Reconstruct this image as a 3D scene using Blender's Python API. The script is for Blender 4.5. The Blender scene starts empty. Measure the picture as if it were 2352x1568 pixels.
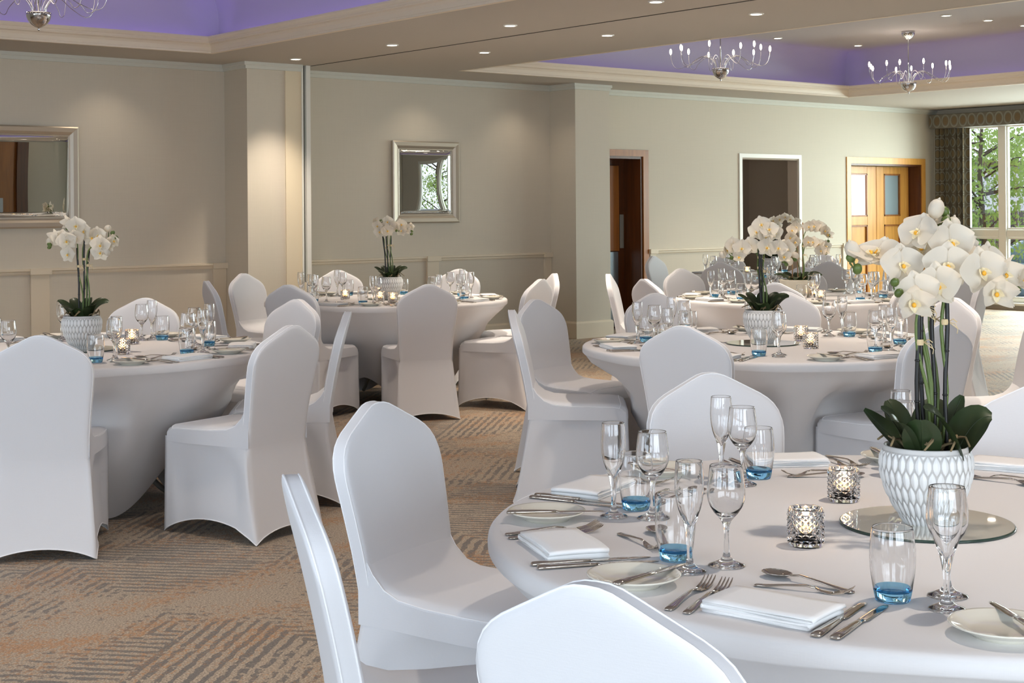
import bpy, math, random
import numpy as np
from mathutils import Vector, Matrix
C = bpy.context.scene.collection
PI = math.pi
rnd = random.Random(7)
HC = 1.41                       # eye height
AZ = 0.878365                   # compass bearing of the view, from the x axis
FPX, PPY, ROLL = 3398.05, 482.665, -0.0072351
CA, SA = math.cos(AZ), math.sin(AZ)

# ------------------------------------------------------------------ camera maths (only used to leave out what lies outside the frame)
def project(x, y, z):
    d = x * CA + y * SA
    if d < 0.25:
        return None
    l = x * SA - y * CA
    u, v = FPX * l / d, FPX * (HC - z) / d
    return 1176 + u * math.cos(ROLL) - v * math.sin(ROLL), PPY + u * math.sin(ROLL) + v * math.cos(ROLL), d
def in_view(x, y, z, m=40):
    p = project(x, y, z)
    return p is not None and -m < p[0] < 2352 + m and -m < p[1] < 1568 + m
def cam_dir(right, away):       # room direction of a step to the viewer's right / away from the viewer
    return (right * SA + away * CA, -right * CA + away * SA)

# ------------------------------------------------------------------ materials
def lin(c):
    return tuple((v / 12.92 if v <= 0.04045 else ((v + 0.055) / 1.055) ** 2.4) for v in (c[0] / 255, c[1] / 255, c[2] / 255)) + (1.0,)
class NT:
    def __init__(s, name):
        s.m = bpy.data.materials.new(name); s.m.use_nodes = True
        s.t = s.m.node_tree; s.t.nodes.clear()
        s.out = s.n('ShaderNodeOutputMaterial')
    def n(s, typ, **kw):
        nd = s.t.nodes.new(typ)
        for k, v in kw.items():
            if k == 'inp':
                for i, val in v.items():
                    if hasattr(val, 'is_linked') or hasattr(val, 'links'):
                        s.t.links.new(val, nd.inputs[i])
                    else:
                        nd.inputs[i].default_value = val
            else:
                setattr(nd, k, v)
        return nd
    def link(s, a, b): s.t.links.new(a, b)
    def math(s, op, a, b=0.0, c=0.0):
        nd = s.n('ShaderNodeMath', operation=op)
        for i, v in enumerate((a, b, c)):
            if isinstance(v, (int, float)): nd.inputs[i].default_value = v
            else: s.link(v, nd.inputs[i])
        return nd.outputs[0]
    def mix(s, fac, a, b, mode='MIX'):
        nd = s.n('ShaderNodeMix', data_type='RGBA', blend_type=mode)
        for i, v in ((0, fac), (6, a), (7, b)):
            if isinstance(v, (int, float)): nd.inputs[i].default_value = v
            elif isinstance(v, tuple): nd.inputs[i].default_value = v
            else: s.link(v, nd.inputs[i])
        return nd.outputs[2]
    def ramp(s, fac, stops):
        nd = s.n('ShaderNodeValToRGB'); el = nd.color_ramp.elements
        while len(el) < len(stops): el.new(0.5)
        for e, (p, c) in zip(el, stops): e.position = p; e.color = c if isinstance(c, tuple) else (c, c, c, 1)
        s.link(fac, nd.inputs[0]); return nd.outputs[0]
    def bump(s, h, strength, dist=0.01):
        nd = s.n('ShaderNodeBump'); nd.inputs['Strength'].default_value = strength; nd.inputs['Distance'].default_value = dist
        s.link(h, nd.inputs['Height']); return nd.outputs[0]
    def pr(s, col, rough=0.6, metal=0.0, normal=None, **kw):
        b = s.n('ShaderNodeBsdfPrincipled')
        if isinstance(col, tuple): b.inputs['Base Color'].default_value = col
        else: s.link(col, b.inputs['Base Color'])
        if isinstance(rough, (int, float)): b.inputs['Roughness'].default_value = rough
        else: s.link(rough, b.inputs['Roughness'])
        b.inputs['Metallic'].default_value = metal
        for k, v in kw.items(): b.inputs[k.replace('_', ' ')].default_value = v
        if normal is not None: s.link(normal, b.inputs['Normal'])
        s.link(b.outputs[0], s.out.inputs[0]); return b
    def coord(s, kind='Object', scale=(1, 1, 1), rot=(0, 0, 0)):
        tc = s.n('ShaderNodeTexCoord'); mp = s.n('ShaderNodeMapping')
        mp.inputs['Scale'].default_value = scale; mp.inputs['Rotation'].default_value = rot
        s.link(tc.outputs[kind], mp.inputs[0]); return mp.outputs[0]
    def noise(s, vec, scale, detail=3.0, rough=0.55):
        nd = s.n('ShaderNodeTexNoise'); nd.inputs['Scale'].default_value = scale
        nd.inputs['Detail'].default_value = detail; nd.inputs['Roughness'].default_value = rough
        s.link(vec, nd.inputs['Vector']); return nd.outputs['Fac']
def simple(name, rgb, rough=0.6, metal=0.0, **kw):
    t = NT(name); t.pr(lin(rgb), rough, metal, **kw); return t.m
def emis(name, rgb, strength):
    t = NT(name); e = t.n('ShaderNodeEmission', inp={0: lin(rgb), 1: strength}); t.link(e.outputs[0], t.out.inputs[0]); return t.m

def m_linen(name, rgb, bump=0.12, amp=0.06):
    t = NT(name); v = t.coord('Object')
    a = t.noise(t.coord('Object', (3, 3, 240)), 1.0, 2); b = t.noise(t.coord('Object', (260, 260, 4)), 1.0, 2)
    s_ = t.math('ADD', a, b); f = t.math('MULTIPLY_ADD', s_, amp, 1 - amp)
    base = lin(rgb); col = t.mix(1.0, base, f, 'MULTIPLY')
    t.pr(col, 0.75, normal=t.bump(s_, bump, 0.004)); return t.m
def m_cloth(name, rgb):
    t = NT(name)
    a = t.noise(t.coord('Object', (40, 40, 700)), 1.0, 1); b = t.noise(t.coord('Object', (600, 600, 30)), 1.0, 1)
    t.pr(lin(rgb), 0.82, normal=t.bump(t.math('ADD', a, b), 0.06, 0.003), Sheen_Weight=0.12); return t.m
def m_wood(name, rgb_a, rgb_b, rough=0.32):
    t = NT(name); v = t.coord('Object', (14, 14, 0.9))
    n1 = t.noise(v, 1.6, 5); n2 = t.noise(t.coord('Object', (160, 160, 3)), 1.0, 2)
    f = t.math('MULTIPLY_ADD', n2, 0.35, t.math('MULTIPLY', n1, 0.75))
    t.pr(t.ramp(f, [(0.30, lin(rgb_a)), (0.75, lin(rgb_b))]), rough); return t.m
def m_carpet():
    t = NT('patterned_carpet')
    p = t.coord('Object', (1, 1, 1), (0, 0, math.radians(-42)))
    warp = t.n('ShaderNodeTexNoise'); warp.inputs['Scale'].default_value = 16.0; warp.inputs['Detail'].default_value = 3; t.link(p, warp.inputs['Vector'])
    mixv = t.n('ShaderNodeVectorMath', operation='MULTIPLY_ADD'); t.link(warp.outputs['Color'], mixv.inputs[0]); mixv.inputs[1].default_value = (0.028, 0.028, 0); t.link(p, mixv.inputs[2])
    sp = t.n('ShaderNodeSeparateXYZ'); t.link(mixv.outputs[0], sp.inputs[0]); x, y = sp.outputs[0], sp.outputs[1]
    cell = 0.92
    cx_, cy_ = t.math('DIVIDE', x, cell), t.math('DIVIDE', y, cell)
    row = t.math('FLOOR', cy_)
    sh = t.math('ADD', cx_, t.math('MULTIPLY', row, 0.37))
    fx, fy = t.math('FRACT', sh), t.math('FRACT', cy_)
    par = t.math('FRACT', t.math('MULTIPLY', t.math('ADD', t.math('FLOOR', sh), row), 0.5))      # 0 / .5
    flip = t.math('GREATER_THAN', par, 0.25)
    gx = t.math('ABSOLUTE', t.math('SUBTRACT', fx, flip))
    ell = t.math('MAXIMUM', gx, fy)                           # nested L shaped rows
    lines = t.math('FRACT', t.math('MULTIPLY', ell, cell / 0.047))
    bar = t.math('LESS_THAN', lines, t.math('MULTIPLY_ADD', t.noise(p, 9.0, 4, 0.65), 1.3, -0.17))
    fine = t.noise(p, 140, 3, 0.7); mid = t.noise(p, 26, 4, 0.65)
    brk = t.math('GREATER_THAN', t.math('MULTIPLY_ADD', mid, 0.55, t.math('MULTIPLY', t.noise(p, 1.5, 3), 0.62)), 0.575)
    bar = t.math('MULTIPLY', bar, brk)
    tan = t.ramp(fine, [(0.32, lin((106, 94, 80))), (0.5, lin((158, 142, 122))), (0.68, lin((200, 184, 162)))])
    grey = t.ramp(fine, [(0.3, lin((72, 70, 68))), (0.7, lin((114, 108, 101)))])
    rust_big = t.noise(t.coord('Object', (1.0, 2.2, 1), (0, 0, math.radians(-70))), 1.7, 3)
    rust = t.math('MULTIPLY', t.math('GREATER_THAN', t.math('ADD', t.math('MULTIPLY', t.noise(p, 52, 4, 0.75), 0.8), t.math('MULTIPLY', rust_big, 0.5)), 0.70), 0.75)
    col = t.mix(t.math('MULTIPLY', bar, 0.88), tan, grey)
    rc = t.ramp(fine, [(0.3, lin((128, 84, 42))), (0.6, lin((180, 128, 72)))])
    col = t.mix(t.math('MULTIPLY', rust, t.math('SUBTRACT', 1.0, t.math('MULTIPLY', bar, 0.5))), col, rc)
    t.pr(col, 0.6, normal=t.bump(fine, 0.5, 0.004), Sheen_Weight=0.08); return t.m
def m_glass(name, rgb=(255, 255, 255), ior=1.46, rough=0.0):
    t = NT(name); g = t.n('ShaderNodeBsdfGlass', inp={0: lin(rgb), 1: rough, 2: ior}); t.link(g.outputs[0], t.out.inputs[0]); return t.m
def m_pane(name):
    t = NT(name); tr = t.n('ShaderNodeBsdfTransparent'); gl = t.n('ShaderNodeBsdfGlossy', inp={1: 0.0}); lw = t.n('ShaderNodeLayerWeight', inp={0: 0.5}); fr = t.math('MULTIPLY_ADD', t.math('POWER', lw.outputs['Facing'], 5.0), 0.9, 0.035)
    mx = t.n('ShaderNodeMixShader'); t.link(fr, mx.inputs[0]); t.link(tr.outputs[0], mx.inputs[1]); t.link(gl.outputs[0], mx.inputs[2]); t.link(mx.outputs[0], t.out.inputs[0]); return t.m
def m_thin(name, rgb, rgb2=None, trans=0.35, rough=0.5, uvcenter=False):
    t = NT(name)
    col = t.mix(t.noise(t.coord('Object'), 14, 2), lin(rgb), lin(rgb2 or rgb))
    d = t.n('ShaderNodeBsdfPrincipled'); t.link(col, d.inputs['Base Color']); d.inputs['Roughness'].default_value = rough
    tr = t.n('ShaderNodeBsdfTranslucent'); t.link(col, tr.inputs[0])
    mx = t.n('ShaderNodeMixShader', inp={0: trans}); t.link(d.outputs[0], mx.inputs[1]); t.link(tr.outputs[0], mx.inputs[2]); t.link(mx.outputs[0], t.out.inputs[0]); return t.m
def m_attr(name, attr, c0, c1, rough):
    t = NT(name); a = t.n('ShaderNodeAttribute', attribute_name=attr)
    t.pr(t.ramp(a.outputs['Fac'], [(0.0, lin(c0)), (1.0, lin(c1))]), rough); return t.m
def m_circles(name, ground, ring, core):
    t = NT(name); uv = t.n('ShaderNodeUVMap'); sp = t.n('ShaderNodeSeparateXYZ'); t.link(uv.outputs[0], sp.inputs[0])
    fx = t.math('SUBTRACT', t.math('FRACT', sp.outputs[0]), 0.5); fy = t.math('SUBTRACT', t.math('FRACT', sp.outputs[1]), 0.5)
    r = t.math('SQRT', t.math('ADD', t.math('MULTIPLY', fx, fx), t.math('MULTIPLY', fy, fy)))
    core_m = t.math('LESS_THAN', r, 0.29); ring_m = t.math('MULTIPLY', t.math('GREATER_THAN', r, 0.36), t.math('LESS_THAN', r, 0.47))
    col = t.mix(core_m, lin(ground), lin(core)); col = t.mix(ring_m, col, lin(ring)); t.pr(col, 0.7, Sheen_Weight=0.1); return t.m

M = {}
M['wall'] = m_linen('linen_wallpaper', (213, 205, 189))
M['ceiling'] = simple('ceiling_paint', (190, 184, 175), 0.9)
M['recess'] = simple('recess_paint', (186, 182, 186), 0.9)
M['trim'] = simple('cream_trim_paint', (226, 214, 192), 0.5)
M['cove'] = simple('cove_moulding_paint', (232, 220, 202), 0.55)
M['panel'] = simple('cream_panel_paint', (232, 218, 190), 0.5)
M['white_paint'] = simple('white_gloss_paint', (236, 234, 226), 0.4)
M['dark_gap'] = simple('dark_rubber', (38, 35, 32), 0.7)
M['grey_metal'] = simple('painted_metal', (150, 148, 142), 0.4)
M['carpet'] = m_carpet()
M['cover'] = m_cloth('white_stretch_fabric', (226, 226, 229))
M['linen'] = m_cloth('white_table_linen', (228, 226, 226))
M['napkin'] = m_cloth('white_napkin_cotton', (248, 247, 246))
M['piping'] = m_cloth('white_seam', (250, 250, 252))
M['glass'] = m_glass('clear_glass')
M['blue_glass'] = m_glass('blue_glass', (196, 232, 250))
M['facet_glass'] = m_glass('pressed_glass', (255, 255, 255), 1.42)
M['pane'] = m_pane('window_glass')
M['steel'] = simple('polished_steel', (205, 196, 184), 0.09, 1.0)
M['chrome'] = simple('chrome', (205, 205, 208), 0.05, 1.0)
M['mirror'] = simple('silvered_glass', (225, 226, 222), 0.0, 1.0)
M['mirror_plate'] = simple('brightened_silvered_glass', (238, 236, 226), 0.02, 0.55)  # pale diffuse share puts brightness into the otherwise dim reflection
M['mirror_edge'] = simple('green_glass_edge', (52, 70, 62), 0.05, 0.0)
M['frame_silver'] = simple('brushed_silver_leaf', (198, 188, 172), 0.42, 0.7)
M['plate'] = simple('cream_porcelain', (236, 232, 218), 0.08, Coat_Weight=0.5)
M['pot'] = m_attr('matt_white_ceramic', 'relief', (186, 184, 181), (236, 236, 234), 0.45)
M['pot_plain'] = simple('cream_ceramic', (214, 208, 190), 0.4)
M['soil'] = simple('bark_compost', (44, 32, 22), 0.95)
M['leaf'] = m_thin('orchid_leaf', (38, 66, 32), (52, 50, 34), 0.08, 0.38)
M['petal'] = m_thin('orchid_petal', (240, 234, 224), (238, 228, 208), 0.4, 0.6)
M['lip'] = simple('orchid_lip', (242, 178, 50), 0.5)
M['lip_pale'] = m_thin('orchid_lip_pale', (250, 240, 206), None, 0.3, 0.6)
M['bud'] = simple('green_bud', (88, 106, 48), 0.45)
M['stem'] = simple('green_stem', (98, 116, 58), 0.5)
M['cane'] = simple('black_cane', (24, 22, 20), 0.4)
M['cane_tan'] = simple('tan_cane', (150, 116, 78), 0.5)
M['raffia'] = simple('raffia', (214, 192, 150), 0.8)
M['root'] = simple('aerial_root', (134, 116, 84), 0.85)
M['wax'] = simple('white_wax', (242, 236, 222), 0.4, Subsurface_Weight=0.3)
M['flame'] = emis('flame', (255, 176, 88), 14.0)
M['bulb'] = emis('warm_bulb', (255, 238, 205), 14.0)
M['lamp'] = emis('downlight_lens', (255, 244, 226), 12.0)
M['wood_dark'] = m_wood('dark_stained_wood', (66, 32, 12), (104, 56, 22))
M['wood_mid'] = m_wood('oak_veneer_brown', (138, 84, 34), (176, 112, 50))
M['wood_light'] = m_wood('oak_veneer_honey', (204, 142, 62), (238, 178, 92))
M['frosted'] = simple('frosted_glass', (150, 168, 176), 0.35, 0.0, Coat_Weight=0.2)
M['glow_glass'] = emis('glowing_frosted_glass', (244, 248, 255), 1.25)  # pane glows itself, standing in for daylight from the room behind
M['dark_wall'] = simple('corridor_paint', (176, 164, 150), 0.8)
M['curtain'] = m_circles('patterned_curtain', (92, 84, 66), (126, 124, 110), (112, 96, 66))
M['pelmet'] = m_circles('patterned_pelmet', (104, 98, 86), (128, 128, 118), (108, 90, 64))
M['leafy'] = m_thin('tree_leaf', (140, 172, 84), (178, 200, 110), 0.5, 0.5)
M['leafy_dark'] = m_thin('tree_leaf_deep', (98, 136, 74), (130, 164, 92), 0.45, 0.5)
M['bark'] = simple('bark', (70, 58, 46), 0.9)
M['asphalt'] = simple('car_park_asphalt', (120, 122, 124), 0.95)
M['car_paint'] = simple('silver_blue_car_paint', (150, 172, 184), 0.25, 0.3)
M['car_white'] = simple('white_car_paint', (220, 224, 226), 0.25)
M['car_glass'] = simple('car_window', (96, 124, 132), 0.05)
M['tyre'] = simple('tyre_rubber', (26, 26, 26), 0.8)
M['fence'] = simple('weathered_fence_board', (92, 84, 80), 0.9)
M['facade'] = simple('pale_render', (226, 226, 228), 0.9)
M['rail'] = simple('galvanised_rail', (190, 200, 204), 0.4, 0.6)
M['red'] = simple('red_enamel', (206, 48, 52), 0.4)
M['led'] = simple('led_strip_housing', (220, 220, 220), 0.6)

# ------------------------------------------------------------------ mesh building
class MB:
    """Collects faces and builds ONE mesh."""
    def __init__(s): s.v = []; s.f = []; s.mi = []; s.sm = []; s.uv = None
    def add(s, verts, faces, mi=0, smooth=True):
        o = len(s.v); s.v.extend([tuple(p) for p in verts])
        for f in faces: s.f.append(tuple(i + o for i in f)); s.mi.append(mi); s.sm.append(smooth)
        return s
    def box(s, x0, y0, z0, x1, y1, z1, mi=0):
        v = [(x0, y0, z0), (x1, y0, z0), (x1, y1, z0), (x0, y1, z0), (x0, y0, z1), (x1, y0, z1), (x1, y1, z1), (x0, y1, z1)]
        return s.add(v, [(0, 3, 2, 1), (4, 5, 6, 7), (0, 1, 5, 4), (1, 2, 6, 5), (2, 3, 7, 6), (3, 0, 4, 7)], mi, False)
    def rbox(s, x0, y0, z0, x1, y1, z1, b=0.004, mi=0):
        """box with chamfered long edges"""
        pts = []
        for (x, y, sx, sy) in ((x0, y0, 1, 1), (x1, y0, -1, 1), (x1, y1, -1, -1), (x0, y1, 1, -1)):
            a, c = (x + sx * b, y), (x, y + sy * b)
            pts += [c, a] if (sx, sy) in ((1, 1), (-1, -1)) else [a, c]
        rings = []
        for z, k in ((z0, 1), (z0 + b, 0), (z1 - b, 0), (z1, 1)):
            mx, my = (x0 + x1) / 2, (y0 + y1) / 2
            rings.append([(x - math.copysign(b * k, x - mx), y - math.copysign(b * k, y - my), z) for x, y in pts])
        return s.loft(rings, True, True, mi, False)
    def loft(s, rings, cap0=True, cap1=True, mi=0, smooth=True, closed=True):
        n = len(rings[0]); v = [p for r in rings for p in r]; f = []
        for i in range(len(rings) - 1):
            for j in range(n if closed else n - 1):
                a, b = i * n + j, i * n + (j + 1) % n
                f.append((a, b, b + n, a + n))
        if cap0: f.append(tuple(range(n - 1, -1, -1)))
        if cap1: f.append(tuple(range((len(rings) - 1) * n, len(rings) * n)))
        return s.add(v, f, mi, smooth)
    def lathe(s, prof, n=32, mi=0, smooth=True, cx=0.0, cy=0.0):
        """prof: (r, z) list; a point with r == 0 closes the pole."""
        v = []; idx = []
        for r, z in prof:
            if r <= 1e-9: idx.append([len(v)]); v.append((cx, cy, z))
            else:
                idx.append(list(range(len(v), len(v) + n)))
                v += [(cx + r * math.cos(2 * PI * k / n), cy + r * math.sin(2 * PI * k / n), z) for k in range(n)]
        f = []
        for a, b in zip(idx, idx[1:]):
            for k in range(n):
                k2 = (k + 1) % n
                if len(a) == 1 and len(b) == 1: continue
                if len(a) == 1: f.append((a[0], b[k2], b[k]))
                elif len(b) == 1: f.append((a[k], a[k2], b[0]))
                else: f.append((a[k], a[k2], b[k2], b[k]))
        return s.add(v, f, mi, smooth)
    def tube(s, pts, rad, n=8, mi=0, caps=True):
        pts = [Vector(p) for p in pts]; rings = []
        rr = rad if isinstance(rad, (list, tuple)) else [rad] * len(pts)
        up = None
        for i, p in enumerate(pts):
            t = (pts[min(i + 1, len(pts) - 1)] - pts[max(i - 1, 0)]).normalized()
            if up is None: up = t.orthogonal().normalized()
            up = (up - t * up.dot(t)); up = up.normalized() if up.length > 1e-6 else t.orthogonal().normalized()
            w = t.cross(up)
            rings.append([tuple(p + (up * math.cos(2 * PI * k / n) + w * math.sin(2 * PI * k / n)) * rr[i]) for k in range(n)])
        return s.loft(rings, caps, caps, mi)
    def grid(s, rows, mi=0, smooth=True):
        n = len(rows[0]); v = [p for r in rows for p in r]
        f = [(i * n + j, i * n + j + 1, (i + 1) * n + j + 1, (i + 1) * n + j) for i in range(len(rows) - 1) for j in range(n - 1)]
        return s.add(v, f, mi, smooth)
    def sphere(s, c, rx, ry=None, rz=None, n=14, m=9, mi=0):
        ry = ry or rx; rz = rz or rx; b = MB()
        b.lathe([(math.sin(PI * i / m) if 0 < i < m else 0.0, -math.cos(PI * i / m)) for i in range(m + 1)], n)
        return s.add([(c[0] + x * rx, c[1] + y * ry, c[2] + z * rz) for x, y, z in b.v], b.f, mi)
    def mesh(s, name, mats, mtx=None):
        me = bpy.data.meshes.new(name)
        v = s.v if mtx is None else [tuple(mtx @ Vector(p)) for p in s.v]
        me.from_pydata(v, [], s.f)
        for m in (mats if isinstance(mats, (list, tuple)) else [mats]): me.materials.append(m)
        me.polygons.foreach_set('material_index', s.mi); me.polygons.foreach_set('use_smooth', s.sm)
        me.update(); return me

def tag(o, label=None, cat=None, group=None, kind=None):
    if label: o['label'] = label
    if cat: o['category'] = cat
    if group: o['group'] = group
    if kind: o['kind'] = kind
    return o
def link(name, me, parent=None, mtx=None):
    o = bpy.data.objects.new(name, me); C.objects.link(o)
    if parent is not None: o.parent = parent
    if mtx is not None: o.matrix_local = mtx
    return o
def struct(name, mb, mats, label=None):
    o = link(name, mb.mesh(name, mats)); o['kind'] = 'structure'
    if label: o['label'] = label
    return o
def place(spec, loc, rz=0.0, label=None, cat=None, group=None, scale=1.0, rot=None):
    """One thing out of a spec: (name, root mesh or None, [(part, mesh, matrix, [(sub-part, mesh, matrix)], part label)])."""
    name, me, parts = spec
    o = link(name, me); o.location = loc; o.rotation_euler = rot if rot else (0, 0, rz); o.scale = (scale,) * 3
    tag(o, label, cat, group)
    for pn, pm, mt, subs, pl in parts:
        p = link(pn, pm, o, mt)
        if pl: p['label'] = pl
        for sn, sm, smt, sl in subs:
            q = link(sn, sm, p, smt)
            if sl: q['label'] = sl
    return o
def P_(name, me, mt=None, subs=(), label=None): return (name, me, mt, list(subs), label)

def sweep(path, prof, closed=False):
    """A moulding: prof is (outward, z), outward = to the right of the walking direction; mitred at the corners."""
    mb = MB(); n = len(path); rings = []
    for i, p in enumerate(path):
        p = Vector(p)
        a = Vector(path[i - 1]) if (i > 0 or closed) else None
        b = Vector(path[(i + 1) % n]) if (i < n - 1 or closed) else None
        d1 = (p - a).normalized() if a is not None else None; d2 = (b - p).normalized() if b is not None else None
        if d1 is None: d1 = d2
        if d2 is None: d2 = d1
        n1, n2 = Vector((d1.y, -d1.x)), Vector((d2.y, -d2.x))
        k = (n1 + n2); k = k / max(k.dot(n1), 0.2)
        rings.append([(p.x + k.x * o, p.y + k.y * o, z) for o, z in prof])
    if closed: rings.append(rings[0])
    return mb.loft(rings, not closed, not closed, 0, False)

# ------------------------------------------------------------------ room shell
YN, XW, XE, YS = 12.42, -2.8, 18.16, -3.5
ZC, ZU = 2.79, 3.35
mb = MB(); mb.box(XW - 0.2, YS - 0.2, -0.1, XE + 0.1, YN + 1.9, 0.0); struct('floor', mb, M['carpet'], 'patterned carpet in taupe, grey and rust')
# north wall with three openings
OPEN = [(11.37, 12.30, 2.03), (14.04, 15.14, 2.05), (16.22, 17.83, 2.01)]
mb = MB(); x = XW - 0.2
for a, b, h in OPEN:
    mb.box(x, YN, 0, a, YN + 0.14, ZC); mb.box(a, YN, h, b, YN + 0.14, ZC); x = b
mb.box(x, YN, 0, XE + 0.14, YN + 0.14, ZC)
struct('wall_north', mb, M['wall'])
# pillars standing out of the wall
YP = 11.996
mb = MB(); mb.box(6.80, YP, 0, 7.20, YN, ZC); struct('pillar', mb, M['wall'])
mb = MB(); mb.box(10.857, YP, 0, 11.37, YN, ZC); struct('pillar', mb, M['wall'])
mb = MB(); mb.box(7.20, YP - 0.012, 0, 7.372, YN, ZC); struct('trim_1', mb, M['panel'], 'smooth cream end panel of the folding wall')
mb = MB(); mb.box(7.372, YP - 0.02, 0, 7.39, YN, ZC); struct('trim_2', mb, M['white_paint'])
mb = MB(); mb.box(7.39, YP + 0.03, 0, 7.428, YN, ZC); struct('trim_3', mb, M['dark_gap'], 'dark slot where the folding wall closes')
mb = MB(); mb.box(7.428, YP - 0.01, 0, 7.474, YN, ZC); struct('trim_4', mb, M['white_paint'])
mb = MB(); mb.box(7.484, YS, ZC - 0.003, 7.496, YP, ZC + 0.02); struct('trim_5', mb, M['dark_gap'], 'hairline track of the folding wall in the ceiling')
# west wall with windows, south wall, east wall with windows
def wall_y(name, X0, X1, ys, z0, z1):
    mb = MB(); y = YS - 0.15
    for a, b in ys:
        mb.box(X0, y, 0, X1, a, ZC); mb.box(X0, a, 0, X1, b, z0); mb.box(X0, a, z1, X1, b, ZC); y = b
    mb.box(X0, y, 0, X1, YN + 0.14, ZC); struct(name, mb, M['wall'])
WW = [(-2.9, -0.1), (0.6, 3.6), (4.3, 7.3)]
EW = [(-0.25, 1.7), (2.4, 5.2), (5.9, 11.95)]
wall_y('wall_west', XW - 0.15, XW, WW, 0.5, 2.45)
wall_y('wall_east', XE, XE + 0.14, EW, 0.10, 2.58)
mb = MB(); mb.box(XW - 0.15, YS - 0.15, 0, -2.0, YS, ZC); mb.box(-2.0, YS - 0.15, 0, 2.8, YS, 0.5); mb.box(-2.0, YS - 0.15, 2.45, 2.8, YS, ZC); mb.box(2.8, YS - 0.15, 0, XE + 0.14, YS, ZC); struct('wall_south', mb, M['wall'])
mb = MB()
for x0, x1, z0, z1 in ((-2.0, -1.94, 0.5, 2.45), (2.74, 2.8, 0.5, 2.45), (-0.45, -0.35, 0.56, 2.39), (1.15, 1.25, 0.56, 2.39), (-1.94, 2.74, 0.5, 0.56), (-1.94, 2.74, 2.39, 2.45)): mb.box(x0, YS - 0.10, z0, x1, YS - 0.02, z1)
o_ = struct('window_8', mb, M['white_paint']); mb = MB(); mb.box(-1.94, YS - 0.062, 0.56, 2.74, YS - 0.058, 2.39); link('window_pane', mb.mesh('window_pane', M['pane']), o_)
def window(name, X, ys, z0, z1, nm, tr):
    nm = sorted(nm); a, b = ys; fr = MB(); w = 0.055
    fr.box(X, a, z0, X + 0.09, a + w, z1); fr.box(X, b - w, z0, X + 0.09, b, z1)
    fr.box(X, a + w, z0, X + 0.09, b - w, z0 + w); fr.box(X, a + w, z1 - w, X + 0.09, b - w, z1)
    for y in nm:
        fr.box(X - 0.01, y - 0.055, z0 + w, X + 0.08, y + 0.055, z1 - w)
    for k in range(len(nm) + 1):
        y0 = a + w if k == 0 else nm[k - 1] + 0.055; y1 = b - w if k == len(nm) else nm[k] - 0.055
        fr.rbox(X + 0.0, y0, tr, X + 0.075, y1, tr + 0.115, 0.012)
        for zz0, zz1 in ((z0 + w, tr), (tr + 0.115, z1 - w)):
            q = 0.022
            fr.box(X + 0.02, y0, zz0, X + 0.06, y0 + q, zz1); fr.box(X + 0.02, y1 - q, zz0, X + 0.06, y1, zz1)
            fr.box(X + 0.02, y0 + q, zz0, X + 0.06, y1 - q, zz0 + q); fr.box(X + 0.02, y0 + q, zz1 - q, X + 0.06, y1 - q, zz1)
    o = struct(name, fr, M['white_paint'])
    g = MB(); g.box(X + 0.036, a + w, z0 + w, X + 0.040, b - w, z1 - w); link('window_pane', g.mesh('window_pane', M['pane']), o)
    s = MB(); s.rbox(X - 0.10, a, z0 - 0.035, X + 0.02, b, z0, 0.006); link('window_sill', s.mesh('window_sill', M['white_paint']), o)
window('window_1', XE + 0.02, EW[2], 0.10, 2.58, [11.351, 10.1, 8.9, 7.7, 6.6], 0.985)
window('window_2', XE + 0.02, EW[1], 0.10, 2.58, [3.8], 0.985)
window('window_3', XE + 0.02, EW[0], 0.10, 2.58, [0.75], 0.985)
for i, yy in enumerate(WW): window('window_%d' % (4 + i), XW - 0.10, yy, 0.5, 2.45, [(yy[0] + yy[1]) / 2], 1.3)
# ceiling with two raised recesses
TR = [(-1.9, 6.197, -2.2, 11.54), (8.95, 15.04, -2.2, 11.54)]
mb = MB(); xs = [XW - 0.15, -1.9, 6.197, 8.95, 15.04, XE + 0.14]; ys = [YS - 0.15, -2.2, 11.54, YN + 0.14]
for i in range(5):
    for j in range(3):
        if j == 1 and i in (1, 3): continue
        mb.box(xs[i], ys[j], ZC, xs[i + 1], ys[j + 1], ZC + 0.04)
struct('ceiling', mb, M['ceiling'])
for k, (x0, x1, y0, y1) in enumerate(TR):
    path = [(x0, y0), (x1, y0), (x1, y1), (x0, y1)]          # walked so that "right" points out of the tray
    out = 0.16; R = 0.28
    prof = [(0.0, ZC + 0.04), (out, ZC + 0.04), (out, ZU - R)] + [(out - R * (1 - math.cos(t)), ZU - R + R * math.sin(t)) for t in [PI / 2 * i / 8 for i in range(1, 9)]]
    n_ = len(prof); rec = MB(); rings = []
    for i, p in enumerate(path):
        sx = -1 if p[0] == x0 else 1; sy = -1 if p[1] == y0 else 1
        rings.append([(p[0] + sx * o, p[1] + sy * o, z) for o, z in prof])
    for i in range(4):
        rec.grid([rings[i], rings[(i + 1) % 4]])
    rec.add([r[-1] for r in rings], [(0, 1, 2, 3)], 0, False)
    struct('ceiling_recess', rec, M['recess'])
    # stepped moulding round the recess, facing in
    h = 0.135
    mp = [(0.03, ZC - 0.002), (-0.012, ZC - 0.002), (-0.012, ZC + 0.014), (-0.006, ZC + 0.018), (-0.010, ZC + 0.03), (-0.016, ZC + 0.05), (-0.030, ZC + 0.068), (-0.05, ZC + 0.078),
          (-0.05, ZC + 0.088), (-0.058, ZC + 0.088), (-0.058, ZC + 0.10), (-0.066, ZC + 0.108), (-0.074, ZC + 0.122), (-0.074, ZC + h), (0.03, ZC + h)]
    mo = sweep(path, mp, True); struct('trim_%d' % (6 + k), mo, M['cove'], 'stepped plaster moulding round the raised ceiling recess')
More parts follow.
